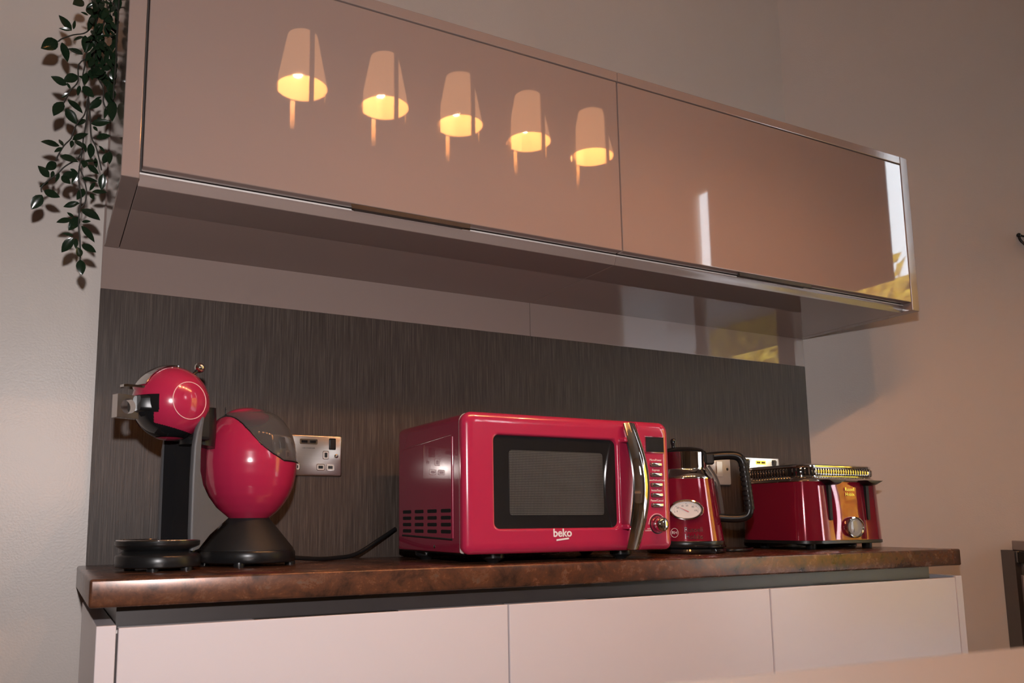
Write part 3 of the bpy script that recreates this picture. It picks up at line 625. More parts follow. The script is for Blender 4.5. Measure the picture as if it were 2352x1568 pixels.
tube(bm, wl, 0.0060, 10, upv=(1, 0, 0), sx=1.3, sy=0.9); K_('water_window', bm, M['smoke'], smooth=60, label='clear water level strip under the handle')
bm = B(); loft(bm, [[(-0.011, -0.048, 0.192), (0.011, -0.048, 0.192), (0.014, -0.046, 0.222), (-0.014, -0.046, 0.222)], [(-0.006, -0.072, 0.214), (0.006, -0.072, 0.214), (0.009, -0.074, 0.2245), (-0.009, -0.074, 0.2245)]]); K_('spout', bm, M['chrome'])
# gauge on the body's slope
GZ = 0.0955; gr = KR(GZ); sl = math.atan((0.0840-0.0680)/0.139)
gx = Vector((0, 1, 0)); gn = Vector((math.cos(sl), 0, math.sin(sl))); gu = Vector((-math.sin(sl), 0, math.cos(sl))); gc = Vector((gr-0.003, 0, GZ))
def G(u, v, w_): return gc + gx*u + gu*v + gn*w_
bm = B(); n = 48
loft(bm, [[G(a*math.cos(2*math.pi*k/n), b*math.sin(2*math.pi*k/n), w_) for k in range(n)] for a, b, w_ in ((0.0375, 0.0240, -0.008), (0.0375, 0.0240, 0.0040), (0.0362, 0.0228, 0.0078), (0.0335, 0.0202, 0.0088), (0.0312, 0.0180, 0.0070), (0.0308, 0.0176, 0.0040))], True, False); ga = K_('gauge', bm, M['chrome'], smooth=45, label='oval chrome temperature gauge')
bm = B(); loft(bm, [[G(0.0312*math.cos(2*math.pi*k/n), 0.0180*math.sin(2*math.pi*k/n), w_) for k in range(n)] for w_ in (0.0, 0.0045)]); K_('dial', bm, M['dial'], ga)
bm = B()
for k in range(25):
    a = math.radians(200-220*k/24); s_ = 0.0010 if k % 6 == 0 else 0.0005
    c = (0.0262*math.cos(a), 0.0135*math.sin(a)); loft(bm, [[G(c[0]+s_*math.cos(b), c[1]+s_*math.sin(b), w_) for b in (0, 1.57, 3.14, 4.71)] for w_ in (0.0046, 0.0049)])
K_('dial_marks', bm, M['dark_print'], ga)
for s_, a in (('0', 200), ('20', 152), ('40', 112), ('60', 84), ('80', 45), ('100', -10)):
    a = math.radians(a); c = G(0.0205*math.cos(a), 0.0092*math.sin(a), 0.0047); bm = place_text(s_, 0.0052, c, gx, gu, 0.0001); K_('dial_number', bm, M['dark_print'], ga)
bm = B(); loft(bm, [[G(u, v, w_) for u, v in ((-0.0185, 0.0080), (0.0035, -0.0052), (0.0065, -0.0050), (0.0045, -0.0030))] for w_ in (0.0052, 0.0058)]); K_('needle', bm, M['needle'], ga)
# emblem and maker's name
def wrap(bm, z0, a0):
    for v in bm.verts:
        u, h, w_ = v.co.x, v.co.y, v.co.z
        z = z0+h; r_ = KR(z)+0.0002+w_; a = a0+u/KR(z0); v.co = (r_*math.cos(a), r_*math.sin(a), z)
    return bm
EZ = 0.046
bm = text_bm('Russell\nHobbs', 0.0150, 0.0003); wrap(bm, EZ-0.001, 0.17); K_('brand_lettering', bm, M['chrome'])
bm = text_bm('RH', 0.0095, 0.0003); wrap(bm, EZ, -0.335); em = K_('emblem', bm, M['print'])
bm = B(); tube(bm, [(0.0082*math.cos(a), 0.0098*math.sin(a), 0.0002) for a in [2*math.pi*k/40 for k in range(41)]], 0.00045, 5, caps=False); wrap(bm, EZ, -0.335); K_('emblem_ring', bm, M['print'], em)
bm = B(); tube(bm, [iv2 for iv2 in spline([(-0.05, 0.075, 0.006), (-0.02, 0.10, 0.0045), (-0.06, 0.14, 0.0045), (-0.13, 0.16, 0.0045)], 6)], 0.0036, 8); K_('power_cord', bm, M['black'], pb, smooth=60)

# ------------------------------------------------------------------ toaster
TX0, TX1, TY0, TY1, RC = 1.563, 1.870, -0.270, -0.035, 0.058
t = thing('toaster', 'red four-slice toaster with ribbed chrome rim at the right end', 'toaster', ((TX0+TX1)/2, (TY0+TY1)/2, 0))
def tl(i, z, n=10): return [(x, y, z) for x, y in rr(TX0+i, TX1-i, TY0+i, TY1-i, max(RC-i, 0.01), n)]
bm = B(); loft(bm, [tl(0.004, 0.0130), tl(0.0, 0.0145), tl(0.0, 0.0215), tl(0.003, 0.0225)]); obj('base', bm, M['black'], t, smooth=35)
for x in (TX0+0.06, TX1-0.04):
    for y in (TY0+0.045, TY1-0.045):
        bm = B(); lathe(bm, [(0.011, 0.0), (0.012, 0.002), (0.012, 0.0140)], 16, (x, y)); obj('foot', bm, M['black'], t, smooth=40)
bm = B(); loft(bm, [tl(0.001+0.006*k/8, 0.0220+0.1435*k/8) for k in range(9)]); body = obj('body', bm, M['red_steel'], t, smooth=40)
# front panel between the lever slots bulges softly
GX = 1.7165
def fy(z): return TY0+0.001+0.006*(z-0.022)/0.1435
bm = B(); rows = []
for i in range(13):
    z = 0.0235+0.1400*i/12; r_ = []
    for j in range(17):
        s = -1+2*j/16; hw = 0.0640; d = 0.0055*(1-s**4)*(0.55+0.45*math.sin(math.pi*i/12))
        r_.append(bm.verts.new((GX+s*hw, fy(z)-d+0.001, z)))
    rows.append(r_)
for a, b in zip(rows, rows[1:]):
    for j in range(16): bm.faces.new((a[j], a[j+1], b[j+1], b[j]))
obj('front_panel', bm, M['red_steel'], t, smooth=60)
for s in (-1, 1):
    x = GX+s*0.0690
    bm = B(); plate_y(bm, [(x-0.0052, 0.1640), (x-0.0048, 0.0740), (x-0.003, 0.0705), (x+0.003, 0.0705), (x+0.0048, 0.0740), (x+0.0052, 0.1640)], TY0+0.012, TY0-0.0006); obj('lever_slot', bm, M['black_matt'], t)
    bm = B(); loft(bm, [[(x-0.030, y, z), (x+0.030, y, z2), (x+0.012, y, z3), (x-0.012, y, z3)] for y, z, z2, z3 in ((TY0+0.004, 0.1690, 0.1690, 0.1560), (TY0-0.018, 0.1690, 0.1690, 0.1575), (TY0-0.026, 0.1680, 0.1680, 0.1620))]); 
    bmesh.ops.bevel(bm, geom=bm.edges[:], offset=0.0012, segments=2, affect='EDGES'); obj('lever', bm, M['black'], t, smooth=40)
# chrome crown
bm = B(); loft(bm, [tl(0.0065, 0.1650), tl(0.0055, 0.1670), tl(0.0070, 0.1700), tl(0.0125, 0.1755), tl(0.0165, 0.1780), tl(0.0165, 0.2000), tl(0.0150, 0.2020), tl(0.0155, 0.2050), tl(0.0200, 0.2080), tl(0.0300, 0.2095), tl(0.0450, 0.2095)]); cr = obj('chrome_rim', bm, M['chrome'], t, smooth=40, label='polished chrome crown')
bm = B(); P = rr(TX0+0.0160, TX1-0.0160, TY0+0.0160, TY1-0.0160, RC-0.016, 24); per = []
for k in range(len(P)):
    a, b = Vector(P[k]), Vector(P[(k+1) % len(P)]); L0 = (b-a).length; n = max(1, int(L0/0.0005))
    for j in range(n): per.append((a+(b-a)*j/n, (b-a).normalized()))
step = 0.0088; acc = 0; last = None
for i, (p_, d_) in enumerate(per):
    if last is not None: acc += (p_-last).length
    last = p_
    if acc >= step:
        acc = 0
        nrm = Vector((d_.y, -d_.x)); h = 0.0026
        ring = []
        for z, wd in ((0.1805, 0.5), (0.1825, 1.0), (0.1965, 1.0), (0.1985, 0.5)):
            ring.append([(p_.x+d_.x*h*wd*a+nrm.x*b, p_.y+d_.y*h*wd*a+nrm.y*b, z) for a, b in ((-1, -0.001), (-0.6, 0.0028*wd), (0.6, 0.0028*wd), (1, -0.001))])
        loft(bm, ring)
tag(obj('rim_ribs', bm, M['chrome'], cr, smooth=35, label='close vertical chrome ribs around the rim'), kind='stuff')
bm = B(); loft(bm, [tl(0.0163, 0.1795), tl(0.0163, 0.1995)], False, False)
for v in bm.verts: pass
obj('rim_band', bm, M['black_gloss'], cr, smooth=40, label='dark band between the ribs')
for y in (-0.205, -0.100):
    bm = Bx(TX0+0.055, TX1-0.055, y-0.016, y+0.016, 0.2090, 0.2099); obj('bread_slot', bm, M['black'], t)
# oval gauge
bm = B(); n = 44; gc = (GX+0.004, 0.0530)
loft(bm, [[(gc[0]+a*math.cos(2*math.pi*k/n), y, gc[1]+b*math.sin(2*math.pi*k/n)) for k in range(n)] for a, b, y in ((0.0325, 0.0262, TY0+0.002), (0.0330, 0.0265, TY0-0.0050), (0.0318, 0.0253, TY0-0.0105), (0.0290, 0.0227, TY0-0.0115), (0.0265, 0.0203, TY0-0.0095), (0.0262, 0.0200, TY0-0.0070))], True, False); g_ = obj('gauge', bm, M['chrome'], t, smooth=45, label='oval chrome countdown gauge')
bm = B(); plate_y(bm, ell(gc[0], gc[1], 0.0264, 0.0202, 40), TY0-0.005, TY0-0.0075); obj('dial', bm, M['dial'], g_)
bm = B(); loft(bm, [[(gc[0]-0.008, y, gc[1]-0.012), (gc[0]-0.006, y, gc[1]-0.012), (gc[0]-0.005, y, gc[1]-0.002)] for y in (TY0-0.0074, TY0-0.0079)]); obj('needle', bm, M['dark_print'], g_)
bm = B(); sphere(bm, (gc[0], TY0-0.0070, gc[1]), 0.0262, 28, 14, (1, 0.16, 0.77)); obj('dial_glass', bm, M['glass'], g_, smooth=60)
bm = place_text('Russell\nHobbs', 0.0125, (GX+0.004, fy(0.142)-0.0052, 0.1400), (1, 0, 0), (0, 0, 1), 0.0006); obj('brand_lettering', bm, M['chrome'], t)
bm = B(); tube(bm, spline([(1.72, -0.10, 0.010), (1.74, -0.16, 0.005), (1.80, -0.20, 0.005), (1.87, -0.16, 0.005), (1.905, -0.11, 0.006), (1.895, -0.06, 0.006), (1.83, -0.08, 0.006), (1.80, -0.15, 0.0105), (1.86, -0.185, 0.0135), (1.900, -0.15, 0.0135), (1.89, -0.09, 0.010), (1.84, -0.05, 0.006)], 8), 0.0040, 8); obj('power_cord', bm, M['black'], t, smooth=60)

# ------------------------------------------------------------------ five-lamp pendant (mirrored in the left cabinet door)
t = thing('pendant_light', 'five-shade pendant light mirrored in the left cabinet door', 'lamp', (0.988, -1.136, CZ-0.01))
obj('ceiling_bar', Bx(0.42, 1.556, -1.166, -1.106, CZ-0.03, CZ, bev=0.004), M['steel'], t)
for k in range(5):
    x, y, z = 0.50+0.244*k, -1.136, 1.255
    bm = B(); tube(bm, [(x, y, z+0.150), (x, y, CZ-0.03)], 0.003, 8); obj('flex', bm, M['black'], t)
    bm = B(); lathe(bm, [(0.070, z), (0.041, z+0.153)], 40, (x, y), False, False); sh = obj('lamp_shade', bm, M['shade'], t, smooth=60)
    bm = B(); lathe(bm, [(0.0685, z+0.001), (0.0395, z+0.152)], 40, (x, y), False, False); obj('shade_lining', bm, M['shade_in'], sh, smooth=60)
    bm = B(); sphere(bm, (x-0.012, y, z+0.065), 0.014, 16, 10, (1, 1, 1.3)); obj('bulb', bm, M['bulb'], sh, smooth=60)
    bm = B(); lathe(bm, [(0.012, z+0.083), (0.012, z+0.150)], 14, (x-0.012, y)); obj('lamp_holder', bm, M['chrome'], sh, smooth=50)
    for a in (86, 176, 266, 356):
        a = math.radians(a); cx, cy = x+0.0745*math.cos(a), y+0.0745*math.sin(a)
        obj('side_bar', Bx(cx-0.0065, cx+0.0065, cy-0.0025, cy+0.0025, z-0.085, z+0.165), M['steel'], t)
    for b in (0.165,):
        bm = B(); tube(bm, [(x+0.0745*math.cos(q), y+0.0745*math.sin(q), z+b) for q in [2*math.pi*i/28 for i in range(29)]], 0.003, 6, caps=False); obj('top_hoop', bm, M['bronze'], t)
    light('pendant_bulb', 'POINT', (x-0.012, y, z+0.045), 7.8, (1.0, 0.52, 0.27), shadow_soft_size=0.014)

# ------------------------------------------------------------------ hanging vine
t = thing('hanging_vine', 'dark green trailing vine hanging beside the left cabinet', 'plant', (-0.05, -0.17, 1.02))
# trailing stems: depth y and (x, z) along each stem
stems = [
 (-0.17, [(-0.0230, 1.0181), (-0.0284, 1.0000), (-0.0385, 0.9517), (-0.0497, 0.9002), (-0.0526, 0.8675), (-0.0543, 0.8407), (-0.0449, 0.8167), (-0.0450, 0.7730), (-0.0467, 0.7466), (-0.0479, 0.7405), (-0.0492, 0.7058), (-0.0522, 0.6762), (-0.0511, 0.6543), (-0.0462, 0.6298), (-0.0478, 0.6042), (-0.0481, 0.5790), (-0.0446, 0.5545), (-0.0427, 0.5298), (-0.0428, 0.5165)]),
 (-0.185, [(-0.0319, 0.9897), (-0.0393, 0.9516), (-0.0530, 0.9228), (-0.0734, 0.9118), (-0.0904, 0.9000), (-0.0959, 0.8933)]),
 (-0.18, [(-0.0165, 0.9974), (-0.0293, 0.9395), (-0.0421, 0.8897), (-0.0618, 0.8633), (-0.0618, 0.8319), (-0.0726, 0.8119), (-0.0816, 0.7874)]),
 (-0.175, [(-0.0453, 0.8054), (-0.0484, 0.7768), (-0.0593, 0.7571), (-0.0656, 0.7351), (-0.0681, 0.7271), (-0.0776, 0.7131), (-0.0853, 0.6946), (-0.0884, 0.6839)]),
 (-0.17, [(-0.0496, 0.7143), (-0.0547, 0.6979), (-0.0743, 0.6786), (-0.0850, 0.6630), (-0.0986, 0.6487), (-0.1072, 0.6354), (-0.1067, 0.6272)]),
 (-0.19, [(-0.0109, 0.9930), (-0.0348, 0.9144), (-0.0391, 0.8780), (-0.0347, 0.8476), (-0.0223, 0.8245), (-0.0203, 0.7988), (-0.0145, 0.7862)]),
 (-0.165, [(-0.0451, 0.8262), (-0.0439, 0.8176), (-0.0389, 0.7767), (-0.0358, 0.7436), (-0.0275, 0.7263), (-0.0212, 0.7050), (-0.0164, 0.6852)]),
 (-0.21, [(-0.0061, 0.9893), (-0.0060, 0.9118), (-0.0060, 0.8597), (-0.0060, 0.8248), (-0.0060, 0.7969)]),
 (-0.165, [(-0.0524, 0.6850), (-0.0440, 0.6661), (-0.0385, 0.6432), (-0.0397, 0.6226), (-0.0444, 0.6133)]),
 (-0.23, [(-0.0060, 0.9788), (-0.0060, 0.9361), (-0.0060, 0.9024), (-0.0060, 0.8256)])]
for y, pts in stems:
    bm = B(); tube(bm, spline([(x, y, z) for x, z in pts], 4), 0.0012, 6); obj('stem', bm, M['stem'], t, smooth=60)
for pts in ([(0.0600, -0.1000, 1.0215), (-0.012, -0.1200, 1.03), (-0.0523, -0.1700, 1.0337), (-0.0436, -0.1700, 0.9787)],
            [(0.0500, -0.1300, 1.0215), (-0.012, -0.1450, 1.03), (-0.0401, -0.1820, 1.0299), (-0.0328, -0.1820, 0.9746)],
            [(0.0400, -0.1600, 1.0215), (-0.012, -0.1700, 1.03), (-0.0280, -0.1940, 1.0261), (-0.0221, -0.1940, 0.9706)],
            [(0.0300, -0.1900, 1.0215), (-0.012, -0.1950, 1.03), (-0.0159, -0.2060, 1.0222), (-0.0115, -0.2060, 0.9665)],
            [(0.0200, -0.2200, 1.0215), (-0.012, -0.2200, 1.03), (-0.0060, -0.2180, 1.0184), (-0.0060, -0.2180, 0.9623)]):
    bm = B(); tube(bm, spline(pts, 5), 0.0013, 6); obj('stem', bm, M['stem'], t, smooth=60)
# one leaf: pointed oval, folded along its midrib, unit length along +X
def leaf_mesh(w_):
    bm = B(); xs_ = (0, 0.08, 0.22, 0.40, 0.58, 0.76, 0.90, 1.0); hw = (0.02, 0.20, 0.40, 0.49, 0.46, 0.32, 0.15, 0.0)
    rows = []
    for x, h in zip(xs_, hw):
        zc_ = -0.10*x*x
        rows.append([bm.verts.new((x, s*h*w_, zc_+abs(s)*h*w_*0.28-(0.10*abs(s)**2*h*w_ if abs(s) == 1 else 0))) for s in (-1, -0.5, 0, 0.5, 1)])
    for a, b in zip(rows, rows[1:]):
        for j in range(4): bm.faces.new((a[j], a[j+1], b[j+1], b[j]))
    bmesh.ops.remove_doubles(bm, verts=bm.verts[:], dist=1e-6)
    me = finish(bm, 'leaf', M['leaf'], 60); return me
LM = {w_: leaf_mesh(w_) for w_ in (0.3, 0.4, 0.5, 0.6, 0.7)}
def leaf(p0, p1, wr, roll, parent):
    d = p1-p0; ln_ = d.length; x = d.normalized()
    v = Vector((0, -1, 0.05)); z = (v-x*v.dot(x)).normalized(); y = z.cross(x)     # leaves face the room
    Rm = Matrix.Rotation(roll, 3, x); y = Rm @ y; z = Rm @ z
    o = bpy.data.objects.new('leaf', LM[min(LM, key=lambda q: abs(q-wr*0.95))]); C.objects.link(o); o.parent = parent
    M4 = Matrix(((x.x, y.x, z.x, p0.x), (x.y, y.y, z.y, p0.y), (x.z, y.z, z.z, p0.z), (0, 0, 0, 1))) @ Matrix.Diagonal((ln_, ln_, ln_, 1))
    o.matrix_local = MW_[parent.name].inverted() @ M4
    return o
# leaves: base (x, z), tip (x, z), width
leaves = [
 (-0.0765, 0.9219, -0.0968, 0.9417, 0.50), (-0.0735, 0.9219, -0.0722, 0.9408, 0.35), (-0.0764, 0.9198, -0.0962, 0.9172, 0.25), (-0.0967, 0.8987, -0.1201, 0.8740, 0.60), (-0.0901, 0.8979, -0.0783, 0.8687, 0.55), (-0.0566, 0.8815, -0.0808, 0.8899, 0.60),
 (-0.0570, 0.9203, -0.0728, 0.9079, 0.40), (-0.0545, 0.9157, -0.0524, 0.8879, 0.55), (-0.0599, 0.9793, -0.0764, 0.9645, 0.70), (-0.0552, 0.9780, -0.0393, 0.9629, 0.65), (-0.0515, 0.9630, -0.0636, 0.9639, 0.40), (-0.0786, 0.8181, -0.1029, 0.8225, 0.50),
 (-0.0623, 0.8466, -0.0844, 0.8305, 0.60), (-0.0728, 0.8187, -0.0791, 0.8284, 0.40), (-0.0740, 0.8141, -0.0866, 0.8032, 0.35), (-0.0584, 0.8283, -0.0612, 0.8094, 0.45), (-0.0540, 0.8294, -0.0359, 0.8120, 0.60), (-0.0829, 0.7869, -0.0967, 0.7589, 0.60),
 (-0.0759, 0.7929, -0.0506, 0.7754, 0.50), (-0.0782, 0.7820, -0.0588, 0.7606, 0.60), (-0.0467, 0.7720, -0.0593, 0.7571, 0.50), (-0.0229, 0.8107, -0.0419, 0.7905, 0.50), (-0.0233, 0.8186, -0.0353, 0.8148, 0.30), (-0.0373, 0.7637, -0.0066, 0.7706, 0.45),
 (-0.0272, 0.7730, -0.0209, 0.7840, 0.40), (-0.0339, 0.7558, -0.0268, 0.7470, 0.50), (-0.0131, 0.7955, -0.0172, 0.7700, 0.35), (-0.0060, 0.8084, -0.0060, 0.7666, 0.40), (-0.0402, 0.8557, -0.0258, 0.8382, 0.60), (-0.0223, 0.8621, -0.0165, 0.8370, 0.50),
 (-0.0060, 0.8597, -0.0131, 0.8290, 0.50), (-0.0147, 0.8304, -0.0074, 0.8056, 0.50), (-0.0060, 0.8313, -0.0060, 0.8116, 0.50), (-0.0060, 0.8790, -0.0060, 0.8733, 0.60), (-0.0060, 0.8670, -0.0060, 0.8495, 0.50), (-0.0060, 0.8303, -0.0060, 0.8052, 0.40),
 (-0.0491, 0.8517, -0.0510, 0.8302, 0.60), (-0.0608, 0.8470, -0.0487, 0.8430, 0.40), (-0.0842, 0.7135, -0.1121, 0.7126, 0.50), (-0.0792, 0.7154, -0.0855, 0.7310, 0.45), (-0.0803, 0.7084, -0.0912, 0.6968, 0.45), (-0.0652, 0.7277, -0.0422, 0.7413, 0.50),
 (-0.0650, 0.7226, -0.0663, 0.7062, 0.40), (-0.0612, 0.7217, -0.0480, 0.7074, 0.55), (-0.0487, 0.7210, -0.0426, 0.7034, 0.45), (-0.0357, 0.7306, -0.0344, 0.7033, 0.55), (-0.0285, 0.7356, -0.0060, 0.7436, 0.50), (-0.0227, 0.7403, -0.0223, 0.7491, 0.40),
 (-0.0234, 0.7246, -0.0124, 0.7139, 0.40), (-0.0822, 0.6902, -0.0543, 0.6848, 0.55), (-0.0877, 0.6840, -0.1025, 0.6660, 0.65), (-0.0912, 0.6699, -0.0934, 0.6561, 0.50), (-0.0968, 0.6538, -0.1138, 0.6663, 0.60), (-0.0973, 0.6487, -0.1117, 0.6410, 0.30),
 (-0.0822, 0.6616, -0.0862, 0.6432, 0.35), (-0.0777, 0.6591, -0.0551, 0.6727, 0.50), (-0.0784, 0.6573, -0.0646, 0.6439, 0.60), (-0.0657, 0.6791, -0.0523, 0.6758, 0.40), (-0.0529, 0.6723, -0.0621, 0.6520, 0.40), (-0.0457, 0.6916, -0.0244, 0.6968, 0.30),
 (-0.0449, 0.6892, -0.0449, 0.6739, 0.70), (-0.0396, 0.6877, -0.0191, 0.6798, 0.50), (-0.0271, 0.7065, -0.0249, 0.6915, 0.40), (-0.0152, 0.6926, -0.0060, 0.7144, 0.50), (-0.0060, 0.7146, -0.0060, 0.6895, 0.40), (-0.0138, 0.6791, -0.0147, 0.6515, 0.50),
 (-0.0472, 0.6616, -0.0207, 0.6658, 0.40), (-0.0256, 0.6589, -0.0346, 0.6453, 0.40), (-0.0300, 0.6419, -0.0060, 0.6466, 0.45), (-0.0321, 0.6389, -0.0263, 0.6281, 0.60), (-0.0421, 0.6473, -0.0527, 0.6251, 0.55), (-0.0496, 0.6214, -0.0731, 0.6106, 0.40),
 (-0.0485, 0.6140, -0.0582, 0.6040, 0.35), (-0.1034, 0.6309, -0.0794, 0.6211, 0.55), (-0.1059, 0.6247, -0.1206, 0.5982, 0.60), (-0.0452, 0.6062, -0.0149, 0.5911, 0.60), (-0.0555, 0.5936, -0.0669, 0.6025, 0.45), (-0.0589, 0.5888, -0.0823, 0.5808, 0.50),
 (-0.0483, 0.5940, -0.0622, 0.5667, 0.55), (-0.0433, 0.5822, -0.0301, 0.5836, 0.40), (-0.0437, 0.5747, -0.0211, 0.5498, 0.45), (-0.0546, 0.5613, -0.0720, 0.5618, 0.30), (-0.0550, 0.5546, -0.0717, 0.5290, 0.55), (-0.0508, 0.5569, -0.0498, 0.5380, 0.40),
 (-0.0414, 0.5442, -0.0195, 0.5316, 0.50), (-0.0424, 0.5200, -0.0481, 0.5324, 0.70), (-0.0429, 0.5150, -0.0387, 0.4892, 0.60)]
for (x0, z0, x1, z1, wr) in leaves:
    y = -0.175+random.uniform(-0.012, 0.012)
    leaf(Vector((x0, y, z0)), Vector((x1, y+random.uniform(-0.012, 0.010), z1)), wr, random.uniform(-0.45, 0.45), t)
